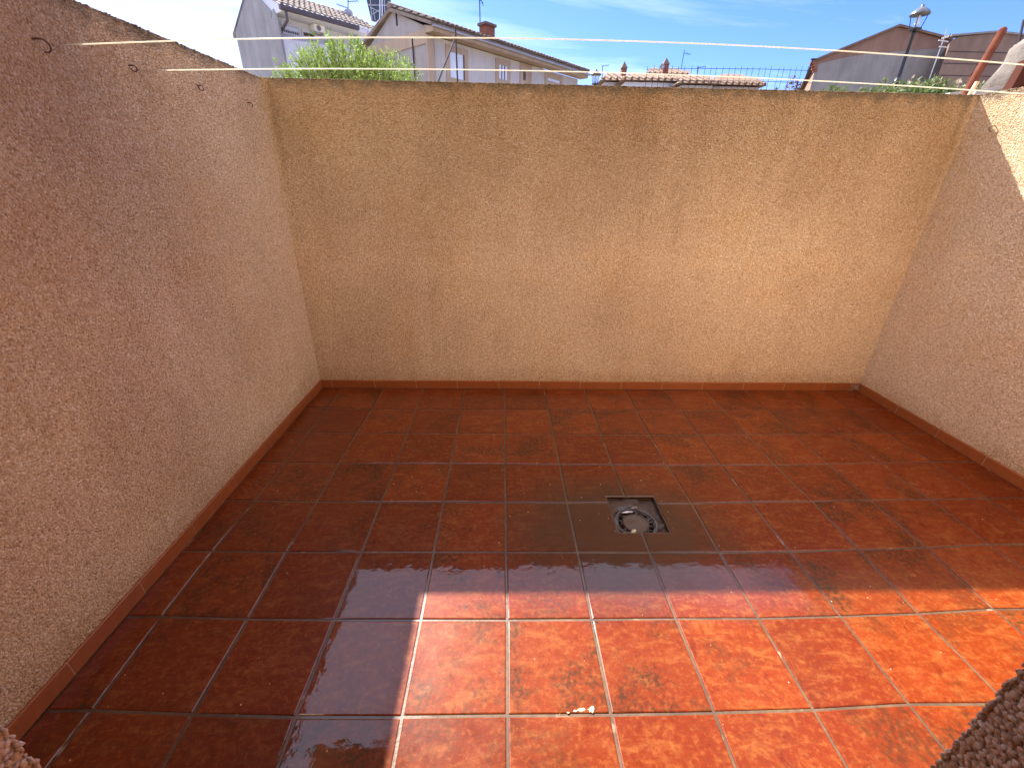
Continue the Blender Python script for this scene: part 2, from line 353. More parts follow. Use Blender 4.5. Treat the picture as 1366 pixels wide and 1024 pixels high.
def lerp(a, b, k): return (a[0]+(b[0]-a[0])*k, a[1]+(b[1]-a[1])*k)
for ri in range(NR-1):
    lo = [(XL+0.011, rows[ri][0][1])] + rows[ri] + [(XR-0.011, rows[ri][-1][1])]
    hi = [(XL+0.011, rows[ri+1][0][1])] + rows[ri+1] + [(XR-0.011, rows[ri+1][-1][1])]
    for ci in range(len(lo)-1):
        poly = [lo[ci], lo[ci+1], hi[ci+1], hi[ci]]
        r, c = ri-2, ci-5
        if c in (1, 2) and r in (2, 3):          # cut round the drain pit
            g = 0.0005
            A, B, D, E = poly
            if c == 1:
                xa = PX0-g
                if r == 2: poly = [A, B, (B[0], PY0-g), (xa, PY0-g), (xa, E[1]), E]
                else: poly = [A, (xa, A[1]), (xa, PY1+g), (D[0], PY1+g), D, E]
            else:
                xb = PX1+g
                if r == 2: poly = [A, B, D, (xb, D[1]), (xb, PY0-g), (A[0], PY0-g)]
                else: poly = [(xb, B[1]), B, D, E, (E[0], PY1+g), (xb, PY1+g)]
        floor_tile(poly)

# walls: a core, stones bedded in the render, a terracotta skirting
def wall(name, a, b, label):
    e = MB().box(a, b).build(name, M_STUCCO); tag(e, label, 'wall'); return e
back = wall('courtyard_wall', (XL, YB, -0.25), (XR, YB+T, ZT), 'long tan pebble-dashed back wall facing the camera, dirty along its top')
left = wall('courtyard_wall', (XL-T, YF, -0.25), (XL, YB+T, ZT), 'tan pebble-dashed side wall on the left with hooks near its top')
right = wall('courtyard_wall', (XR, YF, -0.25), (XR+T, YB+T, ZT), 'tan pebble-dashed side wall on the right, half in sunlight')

ICO_V = None
def ico():
    global ICO_V
    if ICO_V is None:
        bm = bmesh.new(); bmesh.ops.create_icosphere(bm, subdivisions=1, radius=1)
        ICO_V = (np.array([v.co[:] for v in bm.verts]), np.array([[v.index for v in f.verts] for f in bm.faces])); bm.free()
    return ICO_V
def stone_mesh(name, centres, size=(0.0026, 0.0052), flat=0.48, axis=2, mat=None):
    """one mesh of many small angular stones; axis = outward direction"""
    V, Fc = ico(); n = len(centres); nv = len(V)
    rng = np.random
    sc = rng.uniform(*size, (n, 1, 1))*rng.uniform(0.8, 1.25, (n, 1, 3)); sc[:, :, axis] *= flat
    ang = rng.uniform(0, 2*math.pi, n); ca, sa = np.cos(ang), np.sin(ang)
    P = V[None]*rng.uniform(0.82, 1.15, (n, nv, 1))*sc
    i, j = [k for k in range(3) if k != axis]
    x = P[:, :, i].copy(); y = P[:, :, j].copy()
    P[:, :, i] = x*ca[:, None]-y*sa[:, None]; P[:, :, j] = x*sa[:, None]+y*ca[:, None]
    P = (P+np.asarray(centres)[:, None, :]).reshape(-1, 3)
    Fa = (Fc[None]+(np.arange(n)*nv)[:, None, None]).reshape(-1, 3)
    me = bpy.data.meshes.new(name); me.vertices.add(len(P)); me.vertices.foreach_set('co', P.ravel())
    me.loops.add(Fa.size); me.loops.foreach_set('vertex_index', Fa.ravel().astype(np.int32))
    me.polygons.add(len(Fa)); me.polygons.foreach_set('loop_start', np.arange(0, Fa.size, 3, dtype=np.int32))
    at_ = me.attributes.new('rnd', 'FLOAT', 'POINT'); at_.data.foreach_set('value', np.repeat(rng.uniform(0, 1, n), nv).astype(np.float32))
    me.update(); me.validate(); me.materials.append(mat or M_STONES); return me
def jitter_grid(w, h, step):
    nx, ny = max(1, round(w/step)), max(1, round(h/step)); gx, gy = np.meshgrid((np.arange(nx)+.5)/nx*w, (np.arange(ny)+.5)/ny*h)
    p = np.stack([gx.ravel(), gy.ravel()], 1); return p+np.random.uniform(-.48, .48, p.shape)*step
PS = 0.5
pts = jitter_grid(PS, PS, 0.0066)
patch = stone_mesh('render_stones', np.column_stack([pts-PS/2, np.random.uniform(-0.0006, 0.0010, len(pts))]))
def cover(parent, org, du, dv, w, h):
    """stone patches over a w x h face; org corner, du/dv unit directions, outward = du x dv"""
    nu, nv = round(w/PS), round(h/PS); su, sv = w/nu/PS, h/nv/PS; du, dv = Vector(du), Vector(dv); nrm = du.cross(dv)
    for i in range(nu):
        for j in range(nv):
            o = bpy.data.objects.new('render_stones', patch); C.objects.link(o)
            R = Matrix((du, dv, nrm)).transposed().to_4x4()
            k = random.randrange(4); sx = su if k % 2 == 0 else sv; sy = sv if k % 2 == 0 else su
            L = Matrix.Translation(Vector(org)+du*((i+.5)*PS*su)+dv*((j+.5)*PS*sv)) @ R @ Matrix.Rotation(k*math.pi/2, 4, 'Z') @ Matrix.Diagonal((sx, sy, 1, 1))
            o.parent = parent; o.matrix_world = L; o['kind'] = 'stuff'
ZS = 0.068   # top of the skirting
cover(back, (XL, YB, ZS), (1, 0, 0), (0, 0, 1), XR-XL, ZT-ZS)
cover(left, (XL, YF, ZS), (0, 1, 0), (0, 0, 1), YB-YF, ZT-ZS)
cover(right, (XR, YB, ZS), (0, -1, 0), (0, 0, 1), YB-YF, ZT-ZS)
# stones and crumbs along the top edges of the walls
def top_stones(parent, x0, x1, y0, y1, n):
    p = np.column_stack([np.random.uniform(x0, x1, n), np.random.uniform(y0, y1, n), np.full(n, ZT)+np.random.uniform(-.0015, .0015, n)])
    o = link('top_stones', stone_mesh('top_stones', p, (0.0035, 0.0065)), parent); o['kind'] = 'stuff'
top_stones(back, XL, XR, YB-0.003, YB+0.05, 4200)
top_stones(left, XL-0.05, XL+0.003, YF, YB+T, 3000)
top_stones(right, XR-0.003, XR+0.05, YF, YB+T, 3000)

# skirting: a base strip of mortar, and one terracotta piece after the other
def skirting(parent, p0, du, length, joints, nrm):
    du, nrm = Vector(du), Vector(nrm); p0 = Vector(p0)
    ed = [0]+sorted(j for j in joints if 0.02 < j < length-0.02)+[length]
    m = MB(); a = p0; b = p0+du*length+nrm*0.0100; m.box((min(a.x,b.x),min(a.y,b.y),0.0), (max(a.x,b.x),max(a.y,b.y),ZS-0.0025))
    m.build('skirting_mortar', M_SKJOINT, parent)
    for s, e in zip(ed[:-1], ed[1:]):
        g = 0.0017; th = 0.0112+random.uniform(-.0004, .0004); h = ZS+random.uniform(-.0012, .0012)
        q = [p0+du*(s+g), p0+du*(e-g)]
        prof = [(0.0005, 0.001), (th, 0.001), (th, h-0.004), (th-0.0012, h-0.0012), (th-0.004, h), (0.0005, h)]
        mb = MB(); v = [q[0]+nrm*a_+Vector((0,0,z)) for a_, z in prof]
        mb.prism(v, du*(e-s-2*g)); mb.build('skirting_tile', M_SKIRT, parent)
bj = []
for px in (443, 500, 555, 610, 665.5, 719.5, 774, 829, 883.6, 938, 992.5, 1047, 1101.5): bj.append(hit(px, 512, (0, YB-0.01, 0), (0,1,0)).x-XL)
skirting(back, (XL, YB, 0), (1,0,0), XR-XL, bj, (0,-1,0))
lj = []
for px, py in ((415, 522.5), (388, 552), (353, 586), (310.5, 633), (254.5, 692), (182, 767), (85, 877)):
    lj.append(YB-0.011-hit(px, py, (XL+0.011, 0, 0), (1,0,0)).y)
lj = lj+[lj[-1]+0.33*k for k in (1, 2, 3)]
skirting(left, (XL, YB-0.011, 0), (0,-1,0), YB-0.011-YF, lj, (1,0,0))
rj = [YB-0.011-hit(px, py, (XR-0.011, 0, 0), (1,0,0)).y for px, py in ((1198, 542), (1252, 574), (1316, 609))]
rj = rj+[rj[-1]+0.33*k for k in range(1, 7)]
skirting(right, (XR, YB-0.011, 0), (0,-1,0), YB-0.011-YF, rj, (-1,0,0))

# ------------------------------------------------------------------ drain
M_MUD = NT('drain_mud'); _n = M_MUD.noise(45, detail=6, rough=0.7)
M_MUD = M_MUD.set(Base_Color=M_MUD.ramp(_n, [(0.3, (0.015, 0.007, 0.004)), (0.5, (0.055, 0.028, 0.014)), (0.75, (0.10, 0.058, 0.03))]), Roughness=0.38, Coat_Weight=0.35, Coat_Roughness=0.12, Normal=M_MUD.bump(M_MUD.noise(70, detail=6), 0.004))
M_BLACK = plain('wet_dark', (0.012, 0.007, 0.005), 0.25)
M_PVC = plain('dirty_pvc', (0.10, 0.085, 0.08), 0.35, var=0.6, scale=30)
M_WHITE = plain('white_scrap', (0.78, 0.74, 0.74), 0.4, scale=40)
M_LEAFD = plain('dead_leaf', (0.36, 0.24, 0.12), 0.6, scale=60)
M_DARKLEAF = plain('rotten_leaf', (0.035, 0.017, 0.009), 0.3, var=.8, scale=40)
dc = floor_at(849, 695)
drain = empty('floor_drain', (dc.x, dc.y, 0), 'square floor drain without its grate, muddy strainer ring full of leaves', 'drain')
zb = -0.030
m = MB()   # pit lining, open at the top
w = 0.003
m.box((PX0, PY0, -0.09), (PX0+w, PY1, -0.011)); m.box((PX1-w, PY0, -0.09), (PX1, PY1, -0.011))
m.box((PX0+w, PY0, -0.09), (PX1-w, PY0+w, -0.011)); m.box((PX0+w, PY1-w, -0.09), (PX1-w, PY1, -0.011))
m.build('pit_lining', M_MUD, drain)
def annulus(mb, c, r0, r1, z0, z1, seg=48, a0=0, a1=2*math.pi, wob=0.0):
    vs = []; fs = []; full = abs(a1-a0-2*math.pi) < 1e-6; n = seg if full else seg+1
    for k in range(n):
        a = a0+(a1-a0)*k/seg; ca, sa = math.cos(a), math.sin(a); wz = wob*math.sin(3*a+1)
        for r, z in ((r0, z0), (r1, z0), (r1, z1+wz), (r0, z1+wz)): vs.append((c.x+r*ca, c.y+r*sa, z))
    for k in range(seg):
        k2 = (k+1) % n
        for q in range(4): fs.append((k*4+q, k*4+(q+1)%4, k2*4+(q+1)%4, k2*4+q))
    if not full: fs += [(0,1,2,3), ((n-1)*4, (n-1)*4+3, (n-1)*4+2, (n-1)*4+1)]
    return mb.add(vs, fs)
# mud bed round the ring (square with a round hole), slightly uneven
vs = []; fs = []; N = 48
for k in range(N):
    a = 2*math.pi*k/N; ca, sa = math.cos(a), math.sin(a)
    tx = ((PX1-w-dc.x) if ca > 0 else (PX0+w-dc.x))/ca if abs(ca) > 1e-6 else 9
    ty = ((PY1-w-dc.y) if sa > 0 else (PY0+w-dc.y))/sa if abs(sa) > 1e-6 else 9
    rr = min(abs(tx), abs(ty)); r0 = 0.092
    for q in range(5):
        r = r0+(max(rr, r0+0.002)-r0)*q/4
        vs.append((dc.x+r*ca, dc.y+r*sa, -0.016+random.uniform(-.003, .004)-(0.012 if q == 0 else 0)-(0.008 if ca > 0.35 and sa > -0.4 else 0)))
for k in range(N):
    for q in range(4): fs.append((k*5+q, k*5+q+1, ((k+1)%N)*5+q+1, ((k+1)%N)*5+q))
MB().add(vs, fs).build('mud_bed', M_MUD, drain, smooth=True)
annulus(MB(), dc, 0.096, 0.104, -0.06, -0.010, wob=0.002).build('pipe_rim', M_PVC, drain)
m = MB(); annulus(m, dc, 0.0005, 0.098, -0.085, -0.075); m.build('pipe_bottom', M_BLACK, drain)
annulus(MB(), dc, 0.088, 0.0955, -0.026, -0.016).build('strainer_rim', M_PVC, drain)
annulus(MB(), dc, 0.0605, 0.066, -0.024, -0.011).build('strainer_ring', M_MUD, drain)
vs = [(dc.x, dc.y, -0.0125)]; fs = []
for q in range(1, 6):
    for k in range(32):
        a = 2*math.pi*k/32; r = 0.060*q/5; vs.append((dc.x+r*math.cos(a), dc.y+r*math.sin(a), -0.013+random.uniform(-.0008,.0008)+0.0015*math.cos(q)))
for k in range(32): fs.append((0, 1+k, 1+(k+1)%32))
for q in range(4):
    for k in range(32): fs.append((1+q*32+k, 1+q*32+(k+1)%32, 1+(q+1)*32+(k+1)%32, 1+(q+1)*32+k))
MB().add(vs, fs).build('strainer_plate', plain('silt', (0.10, 0.062, 0.035), 0.45, var=0.2, scale=25, bump=0.0008), drain, smooth=True)
for k in range(16):
    a = 2*math.pi*(k+.3)/16; m = MB(Matrix.Translation((dc.x, dc.y, 0)) @ Matrix.Rotation(a, 4, 'Z'))
    m.box((0.0655, -0.0028, -0.024), (0.0885, 0.0028, -0.0135)); m.build('strainer_spoke', M_MUD if k % 3 else M_PVC, drain)
def litter(name, x, y, z, L, Wd, ang, mat, curl=0.004, label=None):
    m = MB(Matrix.Translation((x, y, z)) @ Matrix.Rotation(ang, 4, 'Z') @ Matrix.Rotation(random.uniform(-.5,.5), 4, 'X'))
    n = 7; vs = []; fs = []
    for i in range(n):
        u = i/(n-1); ww = Wd*math.sin(math.pi*(0.08+0.84*u))*random.uniform(.75, 1.2); zz = curl*math.sin(math.pi*u)+random.uniform(-.0008,.0008)
        vs += [(L*(u-.5), -ww/2, zz+.0012), (L*(u-.5), 0, zz-.0006), (L*(u-.5), ww/2, zz+.0010)]
        vs += [(L*(u-.5), -ww/2, zz+.0004), (L*(u-.5), 0, zz-.0014), (L*(u-.5), ww/2, zz+.0002)]
    for i in range(n-1):
        a, b = i*6, i*6+6
        fs += [(a,a+1,b+1,b), (a+1,a+2,b+2,b+1), (a+3,b+3,b+4,a+4), (a+4,b+4,b+5,a+5), (a,b,b+3,a+3), (a+2,a+5,b+5,b+2)]
    fs += [(0,3,4,1), (1,4,5,2)]; e = (n-1)*6; fs += [(e,e+1,e+4,e+3), (e+1,e+2,e+5,e+4)]
    o = m.add(vs, fs).build(name, mat, None, smooth=True); return o
p = floor_at(836, 681); o = litter('paper_scrap', p.x+.004, p.y-.006, -0.006, 0.062, 0.022, 0.12, M_WHITE, 0.003); tag(o, 'white wet scrap lying across the back of the drain ring', 'scrap')
p = floor_at(845, 706); o = litter('dry_leaf', p.x, p.y-.006, -0.006, 0.034, 0.015, 0.5, plain('pale_leaf', (0.62, 0.50, 0.30), 0.5, scale=50), 0.005); tag(o, 'small pale yellow leaf at the front of the drain ring', 'leaf')
p = floor_at(846, 675); o = litter('dry_leaf', p.x, p.y-.004, -0.008, 0.036, 0.010, 0.25, M_LEAFD, 0.004); tag(o, 'curled tan leaf behind the white scrap in the drain', 'leaf')
vsl = [];
lm = MB()
for k in range(90):
    a = random.uniform(0, 2*math.pi); r = random.uniform(0.066, 0.112) if random.random() < .8 else random.uniform(.1, .13)
    x, y = dc.x+r*math.cos(a), dc.y+r*math.sin(a)
    if not (PX0+.012 < x < PX1-.012 and PY0+.012 < y < PY1-.012): continue
    L, Wd, g = random.uniform(.014, .045), random.uniform(.005, .014), random.uniform(0, 6.3)
    lm.M = Matrix.Translation((x, y, -0.011+random.uniform(-.006,.004))) @ Matrix.Rotation(g, 4, 'Z') @ Matrix.Rotation(random.uniform(-.7,.7), 4, 'X') @ Matrix.Rotation(random.uniform(-.3,.3), 4, 'Y')
    lm.add([(-L/2,0,0),(0,-Wd/2,.001),(L/2,0,0),(0,Wd/2,.001),(0,0,-.001)], [(0,1,4),(1,2,4),(2,3,4),(3,0,4),(0,3,2,1)])
tag(lm.build('leaf_litter', M_DARKLEAF), 'dark rotten leaf bits packed round the drain strainer', 'litter', kind='stuff')

# small marks on the floor
M_CEM = plain('cement_splash', (0.60, 0.47, 0.32), 0.85, var=0.25, scale=60, bump=0.0008)
def splat(name, px, py, w_, h_, label, n=14, tail=None):
    c = floor_at(px, py); m = MB(); ring = []
    for k in range(n):
        a = 2*math.pi*k/n; r = random.uniform(.55, 1.15); ring.append((c.x+w_*r*math.cos(a), c.y+h_*r*math.sin(a)))
    vs = [(x, y, 0.0003) for x, y in ring]+[(c.x+(x-c.x)*.8, c.y+(y-c.y)*.8, .0022) for x, y in ring]
    fs = [(k, (k+1)%n, (k+1)%n+n, k+n) for k in range(n)]+[tuple(range(n, 2*n))]
    m.add(vs, fs)
    for tx, ty, tr in (tail or []):
        c2 = floor_at(tx, ty); r2 = [(c2.x+tr*random.uniform(.6,1.3)*math.cos(k), c2.y+.5*tr*random.uniform(.6,1.3)*math.sin(k)) for k in np.arange(0, 6.2, .8)]
        nn_ = len(r2); m.add([(x, y, .0003) for x, y in r2]+[(c2.x+(x-c2.x)*.8, c2.y+(y-c2.y)*.8, .0014) for x, y in r2], [(k, (k+1)%nn_, (k+1)%nn_+nn_, k+nn_) for k in range(nn_)]+[tuple(range(nn_, 2*nn_))])
    return tag(m.build(name, M_CEM), label, 'splash')
splat('cement_splash', 789, 946, .014, .012, 'cream cement splash on the sunlit tile near the bottom of the photo', tail=[(775, 946, .013), (767, 948, .008), (758, 950, .006)])
m = MB(); 
for k in range(150):
    x = random.uniform(XL+.1, XR-.1); y = random.uniform(-.4, YB-.1); r = random.uniform(.0008, .0022)
    if PX0-.01 < x < PX1+.01 and PY0-.01 < y < PY1+.01: continue
    m.add([(x-r,y-r,0),(x+r,y-r,0),(x+r,y+r,0),(x-r,y+r,0),(x,y,r*1.3)], [(0,1,4),(1,2,4),(2,3,4),(3,0,4)])
tag(m.build('grit', M_CEM), 'pale grit scattered over the wet tiles', 'grit', kind='stuff')
# cobweb in the back right corner
m = MB(); cc = Vector((XR-.012, YB-.012, .01))
random.seed(11)
ends = [cc+Vector((random.uniform(-.085, .0), random.uniform(-.03, .0), random.uniform(0, .075))) for _ in range(22)]
for e in ends: m.tube([cc+Vector((random.uniform(-.02,0), 0, random.uniform(0,.05))), e+Vector((0,0,-.003)), e], .0005, 4)
for a, b in zip(ends[:-1], ends[1:]): m.tube([a, b], .0004, 4)
tag(m.build('cobweb', plain('web', (0.42, 0.36, 0.32), 0.9)), 'dusty cobweb in the far right corner at the foot of the walls', 'cobweb')

# ------------------------------------------------------------------ hooks and clotheslines
M_RUST = plain('rusty_iron', (0.11, 0.045, 0.028), 0.8, var=0.5, scale=60, bump=0.0006)
M_LINE = NT('nylon_line'); _tl = M_LINE.n('ShaderNodeBsdfTranslucent'); _tl.inputs[0].default_value = (.9, .86, .76, 1); _mx = M_LINE.n('ShaderNodeMixShader'); _mx.inputs[0].default_value = .5
M_LINE.L(M_LINE.b.outputs[0], _mx.inputs[1]); M_LINE.L(_tl.outputs[0], _mx.inputs[2]); M_LINE.L(_mx.outputs[0], M_LINE.out.inputs[0]); M_LINE = M_LINE.set(Base_Color=(.88, .84, .72), Roughness=.4)
M_WIRE = plain('thin_wire', (0.16, 0.10, 0.08), 0.6)
def hook(p, sx, R_, label, tilt=0.0, arc=4.6, stem=0.018):
    m = MB(); p = Vector(p); pts = [p+Vector((-sx*.02, 0, 0)), p+Vector((sx*stem*.5, 0, 0.0)), p+Vector((sx*stem, 0, 0))]
    c = pts[-1]+Vector((0, 0, -R_))
    for k in range(1, 15):
        a = math.pi/2-arc*k/14; pts.append(c+Vector((sx*R_*math.cos(a)*math.cos(tilt), R_*math.cos(a)*math.sin(tilt), R_*math.sin(a))))
    m.tube(pts, .0024, 8); o = m.build('wall_hook', M_RUST, None, smooth=True)
    return tag(o, label, 'hook', 'rusty clothesline hooks in the side walls')
hook((XL, 0.90, 1.905), 1, .017, 'long rusty hook nearest the camera on the left wall, thin wire tied to it', 1.3, 3.4, .03)
hook((XL, 1.28, 1.912), 1, .0095, 'second hook from the camera on the left wall, holding the farther clothesline', .9)
hook((XL, 1.69, 1.915), 1, .0100, 'third hook from the camera on the left wall, small closed ring, no line', 1.1, 5.4)
hook((XL, 2.13, 1.905), 1, .0105, 'bare thin hook on the left wall closest to the far corner', 1.4, 3.2, .02)
hook((XR, 2.15, 1.875), -1, .014, 'rusty hook on the sunlit part of the right wall', 1.2, 3.2)
def clothesline(yL, pix, label, x0):
    pts = [hit(px, py, (0, yL, 0), (0,1,0)) for px, py in pix]
    xs = np.array([p.x for p in pts]); zs = np.array([p.z for p in pts]); k = np.polyfit(xs, zs, 2)
    X = np.linspace(x0, XR-.05, 60)
    root = empty('clothesline', (x0, yL, float(np.polyval(k, x0))), label, 'clothesline')
    mb = MB().tube([(x, yL, float(np.polyval(k, x))) for x in X], .0020, 8); mb.build('line', M_LINE, root, smooth=True)
    return root, Vector((x0, yL, float(np.polyval(k, x0))))
ra, pa = clothesline(0.99, [(79,62),(227,52.5),(400,50.6),(560,51.3),(683,53),(830,56),(1060,62.8),(1200,71.3),(1366,88.4)], 'upper white clothesline, nearer to the camera, stretched from wall to wall', hit(79,62,(0,.99,0),(0,1,0)).x+.003)
MB().tube([(XL+.03, .905, 1.872), ((XL+.02+pa.x)/2, .95, 1.888), pa], .0009, 5).build('wire_tie', M_WIRE, ra)
MB().tube([(XL+.034, .906, 1.87), (XL+.012, .96, 1.835), (XL+.010, .985, 1.80), (XL+.009, 1.0, 1.775)], .0010, 5).build('loose_end', plain('pale_thread', (0.5,0.36,0.24), .7), ra)
rb, pb = clothesline(1.38, [(204,94),(300,92.3),(500,93),(683,95.6),(830,98),(1060,104.6),(1200,113),(1337,125)], 'lower white clothesline, farther from the camera, running along the back wall top', hit(204,94,(0,1.38,0),(0,1,0)).x+.003)
MB().tube([(XL+.022, 1.287, 1.900), ((XL+pb.x)/2+.02, 1.34, 1.905), pb], .0009, 5).build('wire_tie', M_WIRE, rb)
MB().tube([(XL+.03, 1.30, 1.875), (XL+.012, 1.34, 1.84), (XL+.01, 1.365, 1.80)], .0010, 5).build('loose_end', plain('pale_thread_b', (0.5,0.36,0.24), .7), rb)

# ------------------------------------------------------------------ the house we look out of
house = empty('house', (0, YF-.2, 0), 'tan rendered house whose doorway corners show at both lower corners of the photo', 'house')
DL, DR, DH = CAM.x-0.548, CAM.x+0.566, 2.12
M_CREAM = plain('bounce_cream', (0.80, 0.66, 0.46), 0.85, var=0.05, scale=2)  # unseen cream colour, chosen light to bounce sun into the courtyard
HB, HZ, HX = -5.5, 6.2, 6.0
M_PLAST = plain('white_plaster', (0.62, 0.56, 0.48), 0.85, var=0.06, scale=2)
m = MB()
m.box((-HX, YF-.30, -.25), (DL-.001, YF, HZ)); m.box((DR+.001, YF-.30, -.25), (HX, YF, HZ)); m.box((DL-.001, YF-.30, DH), (DR+.001, YF, HZ))
m.build('front_wall', M_STUCCO, house)
MB().box((-HX, HB, -.25), (-HX+.3, YF-.3, HZ)).build('side_wall', M_STUCCO, house); MB().box((HX-.3, HB, -.25), (HX, YF-.3, HZ)).build('side_wall', M_STUCCO, house)
MB().box((-HX, HB-.3, -.25), (HX, HB, HZ)).build('rear_wall', M_STUCCO, house)
MB().box((-HX-.2, HB-.5, HZ), (HX+.2, YF+.2, HZ+.2)).build('roof_slab', M_PLAST, house)
MB().box((-1.8, YF-2.6, -.02), (1.8, YF-2.5, 2.6)).build('room_wall', M_PLAST, house); MB().box((-1.8, YF-2.5, 2.5), (1.8, YF-.3, 2.6)).build('room_ceiling', M_PLAST, house)
MB().box((-1.9, YF-2.6, -.02), (-1.8, YF-.3, 2.6)).build('room_wall', M_PLAST, house); MB().box((1.8, YF-2.6, -.02), (1.9, YF-.3, 2.6)).build('room_wall', M_PLAST, house)
MB().box((-1.8, YF-2.5, -.02), (1.8, YF-.4, -.004)).build('room_floor', M_SKIRT, house)
# balcony slab above the door
MB().box((-1.45, YF, 2.45), (1.6, 1.016, 2.65)).build('balcony_slab', M_CREAM, house)
MB().box((-1.45, .90, 2.651), (1.6, 1.016, 3.6)).build('bounce_parapet', M_CREAM, house)  # unseen parapet added to throw sunlight back onto the back wall
MB().box((-HX, YF+.001, 2.3), (-1.452, YF+.02, HZ-.01)).build('bounce_coat', M_CREAM, house); MB().box((1.602, YF+.001, 2.3), (HX, YF+.02, HZ-.01)).build('bounce_coat', M_CREAM, house); MB().box((-1.45, YF+.001, 2.652), (1.6, YF+.02, HZ-.01)).build('bounce_coat', M_CREAM, house)  # unseen pale coat over the tan render, added for warm bounce light
# coarse render on the doorway corners
def jamb(x, sx):
    V = []
    p = jitter_grid(.30, 1.55, .0062); 
    for a, b in p: V.append((x, YF-.005-a, .25+b))
    o = link('jamb_stones', stone_mesh('jamb_stones', np.array(V), (.0030, .0054), .55, 0), house); o['kind'] = 'stuff'
    V = [(x-sx*a, YF, .25+b) for a, b in jitter_grid(.12, 1.55, .0062)]
    V += [(x+random.uniform(-.003,.001)*sx, YF+random.uniform(-.002,.002), .25+random.random()*1.55) for _ in range(420)]
    o = link('jamb_stones', stone_mesh('jamb_stones', np.array(V), (.0030, .0054), .55, 1), house); o['kind'] = 'stuff'
jamb(DL, 1); jamb(DR, -1)
# ------------------------------------------------------------------ materials of the street
def render_mat(name, a, b, scale=1.2, streak=True):
    t = NT(name); n = t.noise(scale, detail=7, rough=0.62); c = t.mix(t.rng(n, .3, .7), a, b)
    if streak:
        s = t.noise(1.0, vec=t.mapping((3, 3, .35)), detail=6, rough=.65); c = t.mix(t.rng(s, .45, .75, 0, .5), c, t.mix(1.0, c, (.62,.58,.54), 'MULTIPLY'))
    t.set(Base_Color=c, Roughness=.9, Specular_IOR_Level=.2, Normal=t.bump(t.noise(40, detail=4), .01)); return t.m
M_GREY = render_mat('grey_render', (.24,.23,.24), (.33,.32,.33))
M_WHITEW = render_mat('white_wall', (.58,.59,.64), (.66,.67,.72), streak=False)
M_BEIGE = render_mat('beige_render', (.30,.27,.26), (.38,.345,.335))
M_PALE = render_mat('pale_render', (.44,.42,.41), (.52,.49,.48))
M_BAND = render_mat('tan_band', (.38,.28,.21), (.44,.34,.26))
M_BROWN = render_mat('brown_brick', (.21,.12,.085), (.29,.17,.12), .8)
M_BROWN2 = render_mat('brown_render', (.19,.12,.09), (.26,.17,.125), 1.0)
M_GREYB = render_mat('grey_patch', (.215,.195,.18), (.29,.265,.245), 1.0)
M_TILES = render_mat('roof_clay', (.19,.145,.12), (.28,.225,.195), 3.0)
M_TILES2 = render_mat('roof_clay_brown', (.15,.095,.07), (.21,.14,.10), 3.0)
M_BRICK = render_mat('chimney_brick', (.22,.08,.05), (.28,.11,.07), 6.0, False)
M_METAL = plain('dark_metal', (.04,.035,.04), .95, .0, spec=.05)
M_GUTTER2 = plain('zinc_gutter', (.26,.25,.27), .6)
M_GUTTER = plain('gutter_brown', (.08,.06,.06), .5)
M_ALU = plain('aluminium', (.42,.42,.45), .5, .2)
M_SHUT = plain('white_shutter', (.62,.68,.80), .5, var=.05)
M_GLASS = plain('window_glass', (.04,.05,.07), .08)
M_WOODB = plain('brown_shutter', (.10,.06,.045), .6)
M_LAMP = plain('lantern_black', (.025,.025,.03), .35, .5)
M_LAMPTOP = plain('lantern_cap', (.10,.10,.11), .3, .3)
M_RUSTP = plain('rusty_pipe', (.13,.045,.03), .95, 0, .4, 9, spec=.05)
M_DKWOOD = plain('dark_red_beam', (.05,.018,.013), .95, spec=.05)
M_WOODP = plain('pale_wood', (.50,.33,.19), .7, scale=15)
M_BLUE = plain('blue_grey_box', (.45,.55,.72), .6)
M_ACW = plain('unit_white', (.80,.79,.76), .5, var=.04)
M_SOLAR = plain('collector_back', (.035,.04,.06), .4)

class Frame:
    """street building: a = along facade, b = into the building, z up"""
    def __init__(s, o, az):
        s.o = Vector((o.x, o.y, 0)); s.u = Vector((math.sin(az), math.cos(az), 0)); s.v = Vector((-math.cos(az), math.sin(az), 0))
        s.M = Matrix.Translation(s.o) @ Matrix((s.u, s.v, Vector((0,0,1)))).transposed().to_4x4()
    def loc(s, p): d = p-s.o; return (d.dot(s.u), d.dot(s.v), p.z)
    def fac(s, px, py, b=0.0): p = hit(px, py, s.o+s.v*b, s.v); l = s.loc(p); return l[0], l[2]
    def gab(s, px, py, a=0.0): p = hit(px, py, s.o+s.u*a, s.u); l = s.loc(p); return l[1], l[2]
def tile_strips(mb, a0, a1, eave, ridge, step=.18, r=.066, rows_=None):
    """half-round clay tiles running from eave (b,z) to ridge (b,z) for a in a0..a1"""
    n = int(abs(a1-a0)/step); e = Vector((0, *eave)); g = Vector((0, *ridge)); d = g-e; L = d.length; d.normalize(); nr = Vector((0, -d.z, d.y))
    if nr.z < 0: nr = -nr
    nt = max(1, int(L/.36))
    for i in range(n):
        a = a0+(i+.5)*(a1-a0)/n
        for j in range(nt):
            s0, s1 = j*L/nt, (j+1)*L/nt+.04
            vs = []
            for (s, h, rr) in ((s0, .028+random.uniform(0, .012), r), (s1, .0, r*.86)):
                for k in range(5):
                    w = math.pi*k/4; vs.append(e+d*s+nr*(h+math.sin(w)*rr*.8)+Vector((a+math.cos(w)*rr+random.uniform(-.004, .004), 0, 0)))
            mb.add(vs, [(k, k+1, k+6, k+5) for k in range(4)]+[(4,3,2,1,0)])

